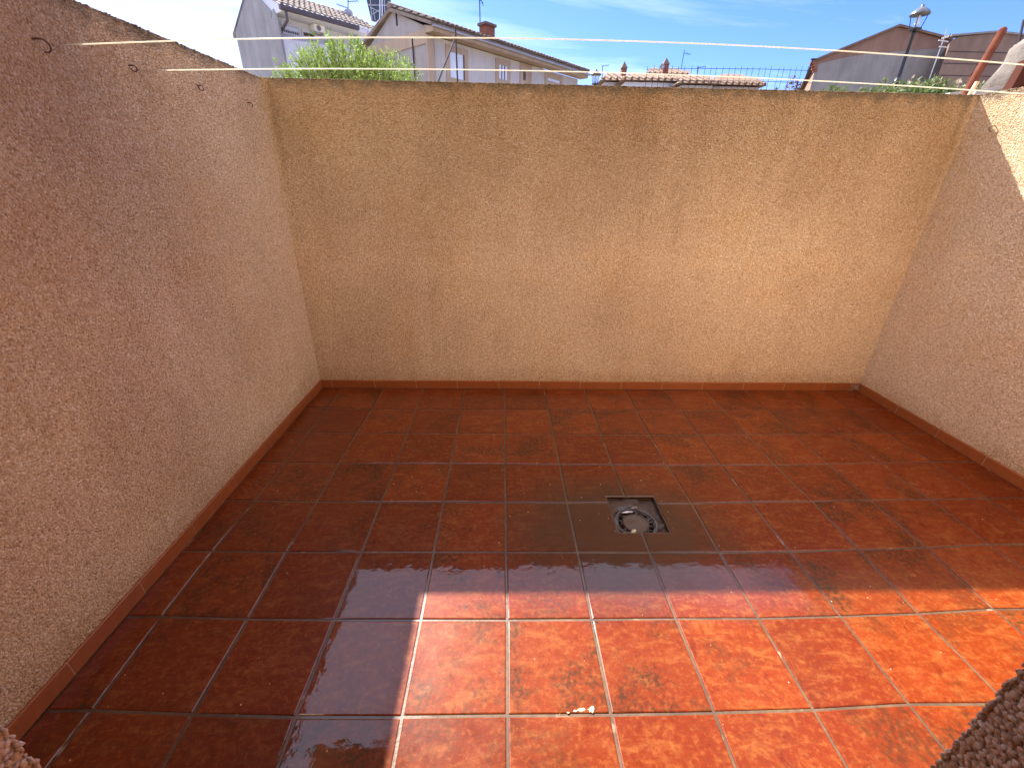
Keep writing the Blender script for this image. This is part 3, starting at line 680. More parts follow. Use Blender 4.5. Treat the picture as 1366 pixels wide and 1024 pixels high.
# ---- white house with grey gable end, far left
o1 = at(376, 60, 17.0); B1 = Frame(o1, RAD(43))
b1 = empty('house', B1.o, 'two-storey house with grey gable end, white front and brown gutter, far left', 'house', 'houses along the street behind the wall')
bl, zl = B1.gab(313, 39); _, zc = B1.gab(366, 21); bv, zv = B1.gab(324, 0)
slope = (zv-zl)/(abs(bv-bl)) ; br_ = bl*.5; zr = zl+abs(br_-bl)*slope

aE, zE = B1.fac(359, 8, -.05)                      # eave corner
aE2, zE2 = B1.fac(507, 43.5, -.35)
zE_ = (zE+zE2)/2
L1 = aE2
zr = max(zr, zE_+.44*(br_+.28))

FB = .42                                            # the front stands back from the party wall
gz = lambda b: zl+(bl-b)*slope if b > br_ else zr-(br_-b)*0
# gable wall: polygon in (b,z)
b_corner, z_corner = B1.gab(366, 21); 
poly = [(0, -.25), (0, z_corner-.15), (.22, z_corner+.18), (FB, z_corner-.05), (FB, zE_), (br_, zr), (bl, zl), (bl, -.25)]
MB(B1.M).prism([(0, b, z) for b, z in poly], (.07, 0, 0)).build('gable_wall', M_GREY, b1)
MB(B1.M).box((.071, FB, -.25), (L1-.3, bl, zE_-.12)).build('front_wall', M_WHITEW, b1)
# soffit, fascia, gutter, roof
e_b = -.28
m = MB(B1.M); m.prism([(.05, e_b, zE_-.12), (.05, FB+.3, zE_-.12), (.05, br_, zr-.12), (.05, br_, zr), (.05, e_b, zE_+.02)], (L1-.05, 0, 0)); m.build('roof', M_WHITEW, b1)
m = MB(B1.M); m.prism([(.0, br_, zr-.12), (.0, bl+.3, zl-.25), (.0, bl+.3, zl-.1), (.0, br_, zr)], (L1, 0, 0)); m.build('rear_roof', M_TILES, b1)
m = MB(B1.M); tile_strips(m, .0, L1+.05, (e_b-.05, zE_+.03), (br_, zr+.01)); o = m.build('roof_tiles', M_TILES, b1); o['kind'] = 'stuff'
MB(B1.M).box((-.02, e_b-.14, zE_-.10), (L1-.9, e_b-.01, zE_+.02)).build('gutter', M_GUTTER, b1)
MB(B1.M).tube([(.16, e_b-.07, zE_-.08), (.16, e_b-.07, zE_-.35), (.13, FB-.1, zE_-.62), (.13, FB-.1, zE_-1.0)], .045, 8).build('downpipe', M_GUTTER, b1)
def opening(F, b, x0, y0, x1, y1, parent, mat, fr=.05, name='window', pane=None, slats=0, frm=None, depth=.05):
    a0, z1 = F.fac(x0, y0, b); a1, z0 = F.fac(x1, y1, b)
    w_ = MB(F.M); w_.box((a0-fr, b-depth, z0-fr), (a1+fr, b-.001, z0)); w_.box((a0-fr, b-depth, z1), (a1+fr, b-.001, z1+fr)); w_.box((a0-fr, b-depth, z0), (a0, b-.001, z1)); w_.box((a1, b-depth, z0), (a1+fr, b-.001, z1))
    w_ = w_.build(name, frm or M_WHITEW, parent)
    MB(F.M).box((a0+.001, b-.02, z0+.001), (a1-.001, b-.002, z1-.001)).build('pane', pane or M_GLASS, w_)
    return w_, a0, a1, z0, z1
w1, a0, a1, z0, z1 = opening(B1, FB, 376.5, 33, 399, 48, b1, M_SHUT)
sp_ = z0+(z1-z0)*.40
MB(B1.M).box((a0+.01, FB-.035, sp_), (a1-.01, FB-.021, z1-.01)).build('roller_shutter', M_SHUT, w1)
m = MB(B1.M)
for k in range(7): aa = a0+(k+.5)*(a1-a0)/7; m.box((aa-.012, FB-.07, z0), (aa+.012, FB-.055, sp_))
m.box((a0, FB-.072, sp_-.03), (a1, FB-.053, sp_-.005)); m.build('window_railing', M_ALU, w1)
opening(B1, FB, 403.5, 43, 419.5, 52, b1, M_WOODB, pane=M_WOODB)
opening(B1, FB, 435, 54.5, 445, 62, b1, M_WOODB, pane=M_GLASS)
# terrace parapet in front of the facade (sloping top)
pA = B1.fac(376, 51, .05); pB = B1.fac(434, 60, .05); pC = B1.fac(500, 72, .05)
MB(B1.M).prism([(.071, .05, -.25), (pC[0], .05, -.25), (pC[0], .05, pC[1]), (pB[0], .05, pB[1]), (.071, .05, pA[1])], (0, .15, 0)).build('terrace_parapet', M_WHITEW, b1)
# blue-grey box bay and dark porch at the far end under the eave
q0 = B1.fac(477, 42, .1); q1 = B1.fac(487, 60, .1)
MB(B1.M).box((q0[0], .1, -.25), (q1[0], FB-.01, zE_-.13)).build('blue_bay', M_BLUE, b1)
m = MB(B1.M)
for k in range(5):
    px = 491+k*3.4; aa = B1.fac(px, 40, e_b)[0]; m.box((aa-.05, e_b-.12, zE_-.13), (aa+.05, e_b-.02, zE_-.04))
m.build('rafter_ends', M_WHITEW, b1)
# air conditioner hung on the facade
ca, cz = B1.fac(418.5, 31.5, FB-.36); da, dz = B1.fac(434.5, 47, FB-.36)
ac = empty('air_conditioner', B1.M @ Vector((ca, FB-.16, dz)), 'white air conditioning unit on the white house front, under the eave', 'air conditioner')
MB(B1.M).box((ca, FB-.36, dz+.05), (da, FB-.06, cz)).build('casing', M_ACW, ac)
RX = Matrix.Rotation(math.pi/2, 4, 'X')
cmx, cmz = (ca*.58+da*.42), (cz+dz+.05)/2; rad_ = abs(cz-dz)*.33
m = MB(B1.M @ Matrix.Translation((cmx, FB-.362, cmz)) @ RX); m.lathe((0,0,0), [(rad_, -.01), (rad_, .004)], 20); m.build('fan', M_METAL, ac)
m = MB(B1.M @ Matrix.Translation((cmx, FB-.372, cmz)) @ RX)
for k in range(3):
    r = rad_*(.35+.3*k); m.tube([(r*math.cos(a), r*math.sin(a), .0) for a in np.linspace(0, 2*math.pi, 17)], .006, 4, cap=False)
m.build('fan_grille', M_ALU, ac)
for s in (.15, .85): MB(B1.M).box((ca+(da-ca)*s-.02, FB-.38, dz), (ca+(da-ca)*s+.02, FB-.002, dz+.05)).build('bracket', M_ALU, ac)

# ---- TV aerials
def aerial(base, top, arms, label, r=.018, extra=None, group='television aerials on the roofs'):
    e = empty('tv_aerial', base, label, 'aerial', group)
    MB().tube([base, top], r, 6).build('mast', M_METAL, e)
    for a, b, n in arms:
        a, b = Vector(a), Vector(b); m = MB().tube([a, b], r*.6, 5); m.build('boom', M_METAL, e)
        if n:
            m = MB(); t_ = (b-a).normalized(); side = t_.cross(Vector((0,0,1))).normalized()
            for k in range(n):
                c = a+(b-a)*((k+.5)/n); m.tube([c-side*.22, c+side*.22], r*.4, 4)
            m.build('elements', M_METAL, e)
    return e
rp = lambda px, py, Y: at(px, py, Y)
Yr = 20.5
aerial(rp(464.5, 27, Yr), rp(464.2, -8, Yr), [(rp(449, 6, Yr), rp(464, 11, Yr), 5), (rp(464, 2.5, Yr), rp(478, 1.5, Yr), 4)], 'aerial with two booms and a round grey dish on the white house roof')
dish = lambda c, r, lab: tag(MB(Matrix.Translation(c) @ Matrix.Rotation(RAD(8), 4, 'Z') @ Matrix.Rotation(RAD(78), 4, 'X')).lathe((0,0,0), [(.01, -.10), (r*.5, -.07), (r*.85, -.02), (r, .03), (r*.98, .045), (r*.5, -.05), (.01, -.08)], 20).build('satellite_dish', M_ALU, None, True), lab, 'dish')
dish(rp(465, 19.5, Yr-.3), .17, 'grey satellite dish at the foot of the aerial on the white house roof')

# ---- solar water heater on the roof between the two houses
Ys = 21.5
sc_ = [rp(488, -14, Ys), rp(515, -14, Ys), rp(521.5, 15, Ys), rp(496, 33, Ys)]
sh = empty('solar_collector', sc_[3], 'tilted black solar collector seen from behind on a metal frame', 'solar collector')
c0, c1, c2, c3 = rp(486, -12, Ys), rp(517, -12, Ys), rp(523, 30, Ys), rp(496, 30, Ys)
MB().prism([c3, c2, c1, c0], (0.05, .12, .03)).build('panel', M_SOLAR, sh)
def sb(p, q, mat=M_ALU, r=.012, nm='strut'): MB().tube([rp(p[0], p[1], Ys-.35), rp(q[0], q[1], Ys-.35)], r, 6).build(nm, mat, sh)
for p, q in (((493,-12),(496.5,30)), ((512,-12),(514,29)), ((492,7),(520,7.5)), ((494,10),(507,16.5)), ((497,19.5),(507,13)), ((495,29.5),(512,29.5)), ((498,14),(500.5,27))): sb(p, q)
for x in (506.5, 509.5):
    MB().tube([rp(x, -12, Ys-.4), rp(x+.3, 15, Ys-.4), rp(x-.2, 26, Ys-.4), rp(x-4, 30, Ys-.4)], .018, 6).build('pipe', M_SHUT, sh)

# ---- pale house with long eave, centre left
o2 = at(569.5, 60, 15.6); B2 = Frame(o2, RAD(43.5))
b2 = empty('house', B2.o, 'pale rendered house with long sloping eave, tan band and brick chimney', 'house', 'houses along the street behind the wall')
bl2, zl2 = B2.gab(490, 60); bp, zp = B2.gab(525.5, 12); a_e, z_e = B2.fac(569, 32, -.02); L2, z_e2 = B2.fac(784, 97, -.35)
zea = (z_e+z_e2)/2; bp_ = bl2/2
MB(B2.M).prism([(0, 0, -.25), (0, 0, zea-.05), (0, bp_, zp-.05), (0, bl2, zea-.15), (0, bl2, -.25)], (.3, 0, 0)).build('gable_wall', M_BEIGE, b2)
MB(B2.M).box((.301, 0, -.25), (L2-.2, bl2, zea-.24)).build('front_wall', M_PALE, b2)
g1 = B2.gab(569, 46)[1]; g2 = B2.gab(505, 68)
tb = .36
MB(B2.M).prism([(-.03, -.02, zea-.10-tb), (-.03, -.02, zea-.10), (-.03, bl2, zea-.10), (-.03, bl2, zea-.10-tb)], (.029, 0, 0)).build('tan_band', M_BAND, b2)
MB(B2.M).box((-.035, -.06, -.25), (.22, -.001, zea-.25)).build('corner_strip', M_BAND, b2)
eb = -.38
MB(B2.M).prism([(-.05, eb, zea-.22), (-.05, .02, zea-.22), (-.05, .02, zea-.02), (-.05, eb, zea-.10)], (L2+.05, 0, 0)).build('eave_soffit', M_BAND, b2)
MB(B2.M).box((-.07, eb-.09, zea-.13), (L2+.02, eb-.002, zea-.075)).build('gutter', M_GUTTER2, b2)
MB(B2.M).prism([(-.12, eb, zea-.09), (-.12, bp_, zp-.07), (-.12, bp_, zp+.03), (-.12, eb, zea+.0)], (L2+.12, 0, 0)).build('roof', M_TILES, b2)
MB(B2.M).prism([(-.12, bp_+.001, zp-.07), (-.12, bl2+.4, zea-.15), (-.12, bl2+.4, zea-.05), (-.12, bp_+.001, zp+.03)], (L2+.12, 0, 0)).build('rear_roof', M_TILES, b2)
XR2 = 3.0
MB(B2.M).prism([(L2+.001, eb, zea-.02), (L2+.001, bp_, zp-.07), (L2+XR2, bp_, zp-.07), (L2+XR2, bp_, zp+.03), (L2+.001, bp_, zp+.03), (L2+.001, eb, zea+.0)][:0] or [(L2+.001, eb, zea-.09), (L2+.001, bp_, zp-.07), (L2+XR2, bp_, zp-.07)], (0, 0, .09)).build('hip_end', M_TILES, b2)
m = MB(B2.M); tile_strips(m, -.14, L2+.02, (eb-.06, zea+.0), (bp_, zp+.03))
for k_ in range(12):
    u_ = (k_+.5)/12; tile_strips(m, L2+.02+XR2*k_/12, L2+.02+XR2*(k_+1)/12, (eb+(bp_-eb)*u_, zea+(zp-zea)*u_), (bp_, zp+.03)); o = m.build('roof_tiles', M_TILES, b2); o['kind'] = 'stuff'
MB(B2.M).tube([(x, bp_, zp+.08) for x in np.linspace(-.14, L2+XR2, 34)], .09, 6).build('ridge_cap', M_TILES, b2)
def framed(x0, y0, x1, y1, pane, arch=False):
    w_, a0, a1, z0, z1 = opening(B2, 0, x0, y0, x1, y1, b2, None, fr=.16, pane=pane, frm=M_BAND, depth=.04)
    return w_, a0, a1, z0, z1
wA, a0, a1, z0, z1 = framed(599, 69, 619.5, 108, M_SHUT)
m = MB(B2.M)
for k in range(9): zz_ = z0+(k+.5)*(z1-z0)/9; m.box((a0+.02, -.032, zz_-.008), (a1-.02, -.0205, zz_+.008))
m.build('shutter_slats', M_SHUT, wA); MB(B2.M).box((a1-.06, -.034, z0), (a1-.01, -.0205, z1)).build('frame', M_WOODB, wA)
wB, a0, a1, z0, z1 = framed(665, 86, 676, 108, M_SHUT)
for s in (.33, .66): MB(B2.M).box((a0+(a1-a0)*s-.02, -.033, z0), (a0+(a1-a0)*s+.02, -.0205, z1)).build('glazing_bar', M_WOODB, wB)
r0 = B2.fac(693.5, 84, 0)[0]; r1 = B2.fac(709.5, 90, 0)[0]
MB(B2.M).box((r0, -.012, -.25), (r1, -.001, zea-.25)).build('porch_recess', M_BAND, b2)
wC, a0, a1, z0, z1 = framed(697, 94, 700.5, 108, M_WOODB); wD, *_ = framed(730, 104, 746, 112, M_SHUT)
for (px, py0, py1) in ((500+212/4.139, 52, 95),):
    bb = B2.gab(px, py0)[0]; zt_ = B2.gab(px, py0)[1]; MB(B2.M).tube([(-.04, bb, zt_), (-.04, bb, 0)], .022, 6).build('cable', M_METAL, b2)
bb, zz_ = B2.gab(529, 23); MB(B2.M).box((-.012, bb-.04, zz_-.22), (-.001, bb+.04, zz_+.2)).build('gable_slot', M_METAL, b2)
# chimney of that house: brick shaft standing on the roof
ch0 = B2.fac(639.5, 51, bp_*.55); ch1 = B2.fac(651.5, 51, bp_*.55); ct = B2.fac(645, 33.5, bp_*.55)[1]
chm = MB(B2.M).box((ch0[0], bp_*.35, ch0[1]-.6), (ch1[0], bp_*.55, ct-.08)).build('chimney', M_BRICK, b2)
MB(B2.M).box((ch0[0]-.05, bp_*.35-.05, ct-.079), (ch1[0]+.05, bp_*.55+.05, ct)).build('chimney_cap', M_TILES2, chm)
aerial(rp(640.5, 33, 18.6), rp(639.5, -14, 18.6), [(rp(639.8, -3, 18.6), rp(645, 7.5, 18.6), 3)], 'tall thin aerial mast rising behind the brick chimney of the pale house')

# poles behind the wall
def pole(px0, py0, px1, py1, Y0_, Y1_, r, mat, label, name='pole', to_ground=True, group=None):
    a = at(px0, py0, Y0_); b = at(px1, py1, Y1_)
    if to_ground: d = (b-a).normalized(); b = b+d*((b.z+.2)/max(.05, -d.z)) if d.z < 0 else b
    o = MB().tube([a, (a+b)/2, b], r, 10).build(name, mat, None, True); return tag(o, label, 'pole', group)
pole(607.3, 36, 610, 101, 8.0, 8.0, .014, M_METAL, 'thin upright dark pole in front of the pale house window', 'metal_pole')
pole(606, 54, 587, 102, 8.0, 7.4, .014, M_METAL, 'thin slanting dark pole leaning against the upright one', 'metal_pole')
# ---- street lantern far away, centre
def lantern(p_top, scale, label, ground=-.25, collar=None, cap=None):
    """classic four-sided lantern on a post; p_top = tip of the cap"""
    e = empty('street_lamp', (p_top.x, p_top.y, ground), label, 'street lamp'); s = scale; x, y, z = p_top
    cz = z-.30*s
    e_cap = MB().lathe((x, y, cz), [(.30*s, 0), (.30*s, .02*s), (.24*s, .10*s), (.12*s, .19*s), (.05*s, .22*s), (.05*s, .26*s), (.02*s, .30*s)], 12).build('lantern_cap', cap or M_LAMPTOP, e, True)
    for k in range(4):
        a = math.pi/4+k*math.pi/2; MB().tube([(x+.24*s*math.cos(a), y+.24*s*math.sin(a), cz), (x+.15*s*math.cos(a), y+.15*s*math.sin(a), cz-.40*s)], .014*s, 5).build('lantern_arm', M_LAMP, e)
    MB().lathe((x, y, cz-.46*s), [(.05*s, 0), (.19*s, .05*s), (.19*s, .08*s), (.03*s, .10*s)], 12).build('lantern_base', M_LAMP, e)
    MB().lathe((x, y, cz-.36*s), [(.055*s, 0), (.085*s, .12*s), (.06*s, .30*s), (.05*s, .36*s)], 12).build('bulb', M_SHUT, e, True)
    MB().lathe((x, y, 0), [(.075*s, ground), (.06*s, cz-1.6*s), (.045*s, cz-.56*s), (.07*s, cz-.52*s), (.045*s, cz-.46*s)], 12).build('post', M_LAMP, e, True)
    if collar is not None: MB().lathe((x, y, collar), [(.07*s, -.25*s), (.13*s, -.12*s), (.13*s, -.04*s), (.07*s, .10*s)], 12).build('post_collar', M_LAMP, e, True)
    return e
lantern(at(795.5, 91.5, 24), .9, 'tiny street lamp just right of the long eave, seen over the wall')
lantern(at(1232, 5.5, 13.0), .74, 'black street lamp with pale domed cap in front of the brown gable', collar=at(1208, 108, 13.0).z)

# ---- low houses in the middle distance
def far_house(label, xs, ye, rx, yr, Y, depth, wall_m, roof_m, fasc=None):
    """hip-roofed house: xs eave pixels, ye eave rows, rx ridge pixels, yr ridge rows"""
    eL = at(xs[0], ye[0], Y); eR = at(xs[1], ye[1], Y); z = (eL.z+eR.z)/2; rL = at(rx[0], yr[0], Y+depth/2); rR = at(rx[1], yr[1], Y+depth/2); zr_ = (rL.z+rR.z)/2
    h = empty('house', ((eL.x+eR.x)/2, Y, -.25), label, 'house', 'low houses in the distance over the wall')
    MB().box((eL.x+.3, Y+.3, -.25), (eR.x-.3, Y+depth-.3, z-.05)).build('wall', wall_m, h)
    m = MB(); v = [(eL.x, Y, z), (eR.x, Y, z), (eR.x, Y+depth, z), (eL.x, Y+depth, z), (rL.x, Y+depth/2, zr_), (rR.x, Y+depth/2, zr_)]
    m.add(v, [(0,1,5,4), (1,2,5), (2,3,4,5), (3,0,4), (0,3,2,1)]); m.build('roof', roof_m, h)
    m = MB(); n = int((eR.x-eL.x)/.35); rl = (rL.x-eL.x)/max(.1, (eR.x-eL.x)); 
    for i in range(n):
        x = eL.x+(i+.5)*(eR.x-eL.x)/n; u = 1.0
        if x < rL.x: u = (x-eL.x)/(rL.x-eL.x)
        if x > rR.x: u = min(u, (eR.x-x)/(eR.x-rR.x))
        m.tube([(x, Y-.05, z+.05), (x, Y+depth/2*u, z+.05+(zr_-z)*u)], .085, 5)
    o = m.build('roof_tiles', roof_m, h); o['kind'] = 'stuff'
    return h
far_house('low house with tan hipped roof, leftmost of the distant roofs', (801, 836), (108, 106), (812, 834), (99, 98.6), 29, 6, M_PALE, M_TILES2)
far_house('distant house with long pale scalloped eave right of the first roof', (829, 936), (107.5, 107.5), (842, 932), (101.8, 102.0), 27.5, 5, M_WHITEW, M_TILES2)
uh = far_house('upper storey with red-brown roof behind the two chimneys', (862, 920), (100.5, 99.5), (868, 921), (95.0, 92.2), 33, 5, M_PALE, M_TILES2)
far_house('pale low wing with tiled roof between the red-brown roof and the mesh fence end', (905, 962), (111, 111), (912, 956), (103.4, 104.6), 26, 4, M_PALE, M_TILES2)
far_house('distant house with beige hipped roof and red ridge behind the mesh fence', (938, 1024), (112.5, 113.5), (966, 1009), (101.2, 102.6), 28, 7, M_PALE, M_TILES2)
def chimney(px, top, bot, Y, w_, label):
    t_ = at(px, top, Y); b_ = at(px, bot, Y); e = empty('chimney', b_, label, 'chimney', 'slim chimneys on the distant roofs')
    MB().box((t_.x-w_, Y-w_, b_.z-.8), (t_.x+w_, Y+w_, t_.z-.35)).build('shaft', M_BRICK, e)
    m = MB(); z = t_.z-.35; k = w_*1.25; m.add([(t_.x-k, Y-k, z), (t_.x+k, Y-k, z), (t_.x+k, Y+k, z), (t_.x-k, Y+k, z), (t_.x, Y, t_.z)], [(0,1,4), (1,2,4), (2,3,4), (3,0,4), (0,3,2,1)]); m.build('cap', M_TILES2, e)
chimney(833.3, 82, 99, 30, .15, 'slim pinkish chimney standing alone left of the taller one')
chimney(889.3, 77, 97, 30, .16, 'slim brick chimney beside the white satellite dish')
dish(at(883, 89, 29.6), .14, 'small pale satellite dish left of the slim brick chimney')
aerial(at(803.3, 106, 29), at(803.8, 87.5, 29), [(at(803.8, 88.3, 29), at(812.5, 87.2, 29), 3)], 'small aerial just right of the tiny street lamp')
aerial(at(908.5, 93, 31), at(913, 67, 31), [(at(913, 71, 31), at(921, 73, 31), 4)], 'leaning aerial between the brick chimney and the mesh fence')
aerial(at(930, 106, 27), at(930.5, 89, 27), [(at(930.5, 90.5, 27), at(941, 89.2, 27), 3)], 'low aerial standing at the left end of the mesh fence')
# mesh fence: uprights tied by one wire
fY = 9.0; fa = at(864, 111, fY); fence = empty('mesh_fence', (fa.x, fY, -.25), 'thin see-through mesh fence above the back wall, right of centre', 'fence')
px = 864.0; barme = None
while px < 1083:
    tp = at(px, 88.3+random.uniform(-1, 1)+(px-864)*.006, fY)
    lean = random.uniform(-.01, .02)
    MB().tube([(tp.x+lean, fY, tp.z), (tp.x-lean, fY, -.25)], .0038, 4).build('fence_bar', M_METAL, fence); px += 8.2+random.uniform(-.6, .6)
for yy0, yy1 in ((92.2, 94.6), (108.5, 111)):
    MB().tube([at(862, yy0+.5, fY), at(930, yy0-.6, fY), at(1010, yy0, fY), at(1084, yy1, fY)], .0042, 4).build('fence_wire', M_METAL, fence)

# ---- brown gable and its neighbour on the right
g3 = 24.0
pl, pk, pr = at(1089, 80.6, g3), at(1197, 36.2, g3), at(1268, 54.5, g3)
lb = at(1087, 105, g3)
h3 = empty('house', ((pl.x+pr.x)/2, g3, -.25), 'big brown gable end with grey render on its lower half, right', 'house', 'houses along the street behind the wall')
x3 = pl.x+.05
MB().prism([(x3, g3, -.25), (pr.x+2.5, g3, -.25), (pr.x+2.5, g3, pr.z-1.6*.26), (pr.x, g3, pr.z), (pk.x, g3, pk.z), (pl.x+.05, g3, pl.z)], (5.5, 10, 0)).build('gable_wall', M_BROWN, h3)
gp = [at(1089, 82.5, g3-.03), at(1125, 77.5, g3-.03), at(1152, 73, g3-.03), at(1219, 67, g3-.03), at(1262, 65, g3-.03)]
MB().prism([(x3+.001, g3-.03, -.25), (gp[-1].x, g3-.03, -.25)]+[(p.x, g3-.03, p.z) for p in reversed(gp[1:])]+[(x3+.001, g3-.03, gp[0].z-.1)], (0, .029, 0)).build('grey_render_patch', M_GREYB, h3)
for a, b in ((pl, pk), (pk, pr)):
    d = (b-a).normalized(); a2 = a-d*.25 if a is pl else a
    MB().prism([(a2.x, g3-.12, a2.z), (b.x, g3-.12, b.z), (b.x, g3-.12, b.z+.09), (a2.x, g3-.12, a2.z+.09)], (5.6, 10.3, 0)).build('roof_slope', M_TILES2, h3)
m = MB()
for k in range(4):
    q = at(1089.5, 84+k*3.6, g3-.2); m.box((q.x-.26+.05*k, g3-.25, q.z-.05), (q.x+.0, g3-.04, q.z+.04))
m.build('tiled_brackets', M_BRICK, h3)
# corner strut pair left of the gable
st = empty('strut_frame', at(1074, 107, 20), 'thin dark A-shaped struts beside the left end of the brown gable', 'frame')
MB().tube([at(1085, 78, 20), at(1073, 108, 20)], .03, 5).build('strut', M_METAL, st)
MB().tube([at(1086, 95, 20), at(1078, 108, 20)], .025, 5).build('strut', M_METAL, st)
MB().tube([at(1082, 79.5, 20), at(1089, 79, 20)], .03, 5).build('crossbar', M_METAL, st)
# neighbour
g4 = 22.6; q = [at(1256, 98, g4), at(1267.5, 49, g4), at(1329, 43.8, g4), at(1361, 47.5, g4), at(1400, 52, g4)]
h4 = empty('house', (q[1].x+2, g4, -.25), 'flat-topped dark brown building behind the rusty pole, far right', 'house', 'houses along the street behind the wall')
xl4 = (q[0].x+q[1].x)/2
MB().prism([(xl4, g4, -.25), (q[4].x, g4, -.25), (q[4].x, g4, q[4].z), (q[3].x, g4, q[3].z), (q[2].x, g4, q[2].z), (xl4+.25, g4, q[1].z), (xl4, g4, q[1].z-.15)], (6, 8, 0)).build('wall', M_BROWN2, h4)
for k in range(3):
    zz_ = at(1300, 70+k*16, g4).z; MB().box((xl4+.02, g4-.012, zz_), (q[4].x, g4-.001, zz_+.02)).build('render_joint', M_METAL, h4)
m = MB(); 
for a, b in ((q[1], q[2]), (q[2], q[3]), (q[3], q[4])): m.prism([(a.x, g4-.06, a.z), (b.x, g4-.06, b.z), (b.x, g4-.06, b.z+.07), (a.x, g4-.06, a.z+.07)], (0, .5, 0))
m.build('coping', M_GREYB, h4)
# ladder leaning at the corner
lad = empty('ladder', at(1236, 116, 12), 'thin metal ladder standing between the street lamp and the flat-topped building', 'ladder')
MB().tube([at(1264, 38, 12), at(1236, 116, 12)], .011, 6).build('rail', M_ALU, lad)
MB().tube([at(1268, 45, 12.2), at(1247, 112, 12.2)], .010, 6).build('rail', M_METAL, lad)
for (x0, y0, x1, y1) in ((1252, 54, 1265, 56), (1253, 62.5, 1264, 63.5)): MB().tube([at(x0, y0, 12), at(x1, y1, 12)], .012, 5).build('rung', M_ALU, lad)

# ---- bank of earth behind the wall on the right, with weeds and odds and ends
def bank():
    vs = []; fs = []; nx, ny = 44, 22
    for j in range(ny+1):
        for i in range(nx+1):
            x = 1.6+i*.28; y = 4.6+j*.32
            u = min(1, max(0, (x-1.6)/1.8)); w_ = min(1, max(0, (y-4.6)/1.5)); w2 = min(1, max(0, (11.6-y)/2.0))
            h = at(1200, 119, 7.5).z*0+1.54+.150*(min(y, 8.0)+.77)
            z = -.25+(h+.25)*(u*u*(3-2*u))*(w_*w_*(3-2*w_))*w2+random.uniform(-.04, .04)
            vs.append((x, y, z))
    for j in range(ny):
        for i in range(nx): a = j*(nx+1)+i; fs.append((a, a+1, a+nx+2, a+nx+1))
    return tag(MB().add(vs, fs).build('earth_bank', M_EARTH, None, True), kind='structure')
bank()
def leaf_mat(name, a, b, tr=.25):
    t = NT(name); at_ = t.n('ShaderNodeAttribute'); at_.attribute_name = 'rnd'
    c = t.mix(at_.outputs['Fac'], a, b); t.set(Base_Color=c, Roughness=.5, Specular_IOR_Level=.3)
    tl = t.n('ShaderNodeBsdfTranslucent'); t.setin(tl.inputs[0], c); mx_ = t.n('ShaderNodeMixShader'); mx_.inputs[0].default_value = tr
    t.L(t.b.outputs[0], mx_.inputs[1]); t.L(tl.outputs[0], mx_.inputs[2]); t.L(mx_.outputs[0], t.out.inputs[0]); return t.m
def leaves_mesh(name, pos, dirs, L, Wd, mat):
    """narrow folded leaves, 4 triangles each"""
    n = len(pos); pos = np.array(pos); d = np.array(dirs); d /= np.linalg.norm(d, axis=1)[:, None]
    r = np.random.normal(size=(n, 3)); s = np.cross(d, r); s /= np.linalg.norm(s, axis=1)[:, None]; u = np.cross(s, d)
    L = np.array(L)[:, None]; Wd = np.array(Wd)[:, None]
    V = np.stack([pos, pos+d*L*.45+s*Wd/2+u*Wd*.15, pos+d*L-u*L*.12, pos+d*L*.45-s*Wd/2+u*Wd*.15, pos+d*L*.5], 1).reshape(-1, 3)
    F = (np.array([[0,1,4],[1,2,4],[2,3,4],[3,0,4]])[None]+(np.arange(n)*5)[:, None, None]).reshape(-1, 3)
    me = bpy.data.meshes.new(name); me.from_pydata(V.tolist(), [], F.tolist()); a_ = me.attributes.new('rnd', 'FLOAT', 'POINT'); a_.data.foreach_set('value', np.repeat(np.random.uniform(0, 1, n), 5).astype(np.float32))
    me.materials.append(mat); me.update(); return me
M_LEAF = leaf_mat('bright_foliage', (.07, .12, .02), (.24, .35, .08), .4); M_LEAF2 = leaf_mat('weed_foliage', (.06, .10, .025), (.15, .20, .06)); M_DRY = leaf_mat('dry_grass', (.34, .27, .17), (.55, .47, .34))
M_BARK = plain('bark', (.13, .09, .06), .9)
# bright feathery tree over the left of the back wall
tY = 6.6
tb_ = at(472, 100, tY)
tree = empty('tree', (tb_.x, tY, -.25), 'bright green feathery tree rising over the left of the back wall', 'tree')
MB().tube([(tb_.x, tY, -.25), (tb_.x+.05, tY+.03, 1.2), (tb_.x-.02, tY, tb_.z-.5)], [.09, .07, .05], 10).build('trunk', M_BARK, tree, True)
prof = [(385, 101), (395, 89), (405, 76), (420, 66), (440, 60), (458, 54), (472, 52), (488, 56), (500, 64), (512, 73), (522, 77), (533, 70), (541, 71), (550, 84), (558, 98)]
pxs = [p_[0] for p_ in prof]; pys = [p_[1] for p_ in prof]
P_, D_, L_, W_ = [], [], [], []; tw = MB()
for k in range(1300):
    x_ = random.uniform(384, 558); top = np.interp(x_, pxs, pys)+abs(random.gauss(0, 3))-1
    dy_ = random.uniform(-.9, .9); tip = at(x_, top, tY); dep = math.sqrt(max(0, 1-(dy_/.9)**2)); zt_ = tip.z-(1-dep)*.35*random.uniform(.5, 1.2) - (random.random()**1.5)*.9
    tip = Vector((tip.x+random.gauss(0, .03), tY+dy_, zt_)); base = tip-Vector(((tip.x-tb_.x)*.22+random.gauss(0, .06), dy_*.25, random.uniform(.30, .55)))
    tw.tube([base, (base+tip)/2+Vector((random.gauss(0,.015), 0, 0)), tip], [.004, .003, .001], 3, cap=False)
    dd = (tip-base)
    for j in range(30):
        u_ = random.random()**.8; p_ = base+dd*u_; ld = dd.normalized()*random.uniform(.4, 1.2)+Vector((random.gauss(0, .55), random.gauss(0, .55), random.gauss(.1, .45)))
        P_.append(tuple(p_)); D_.append(tuple(ld)); L_.append(random.uniform(.035, .085)); W_.append(random.uniform(.008, .017))
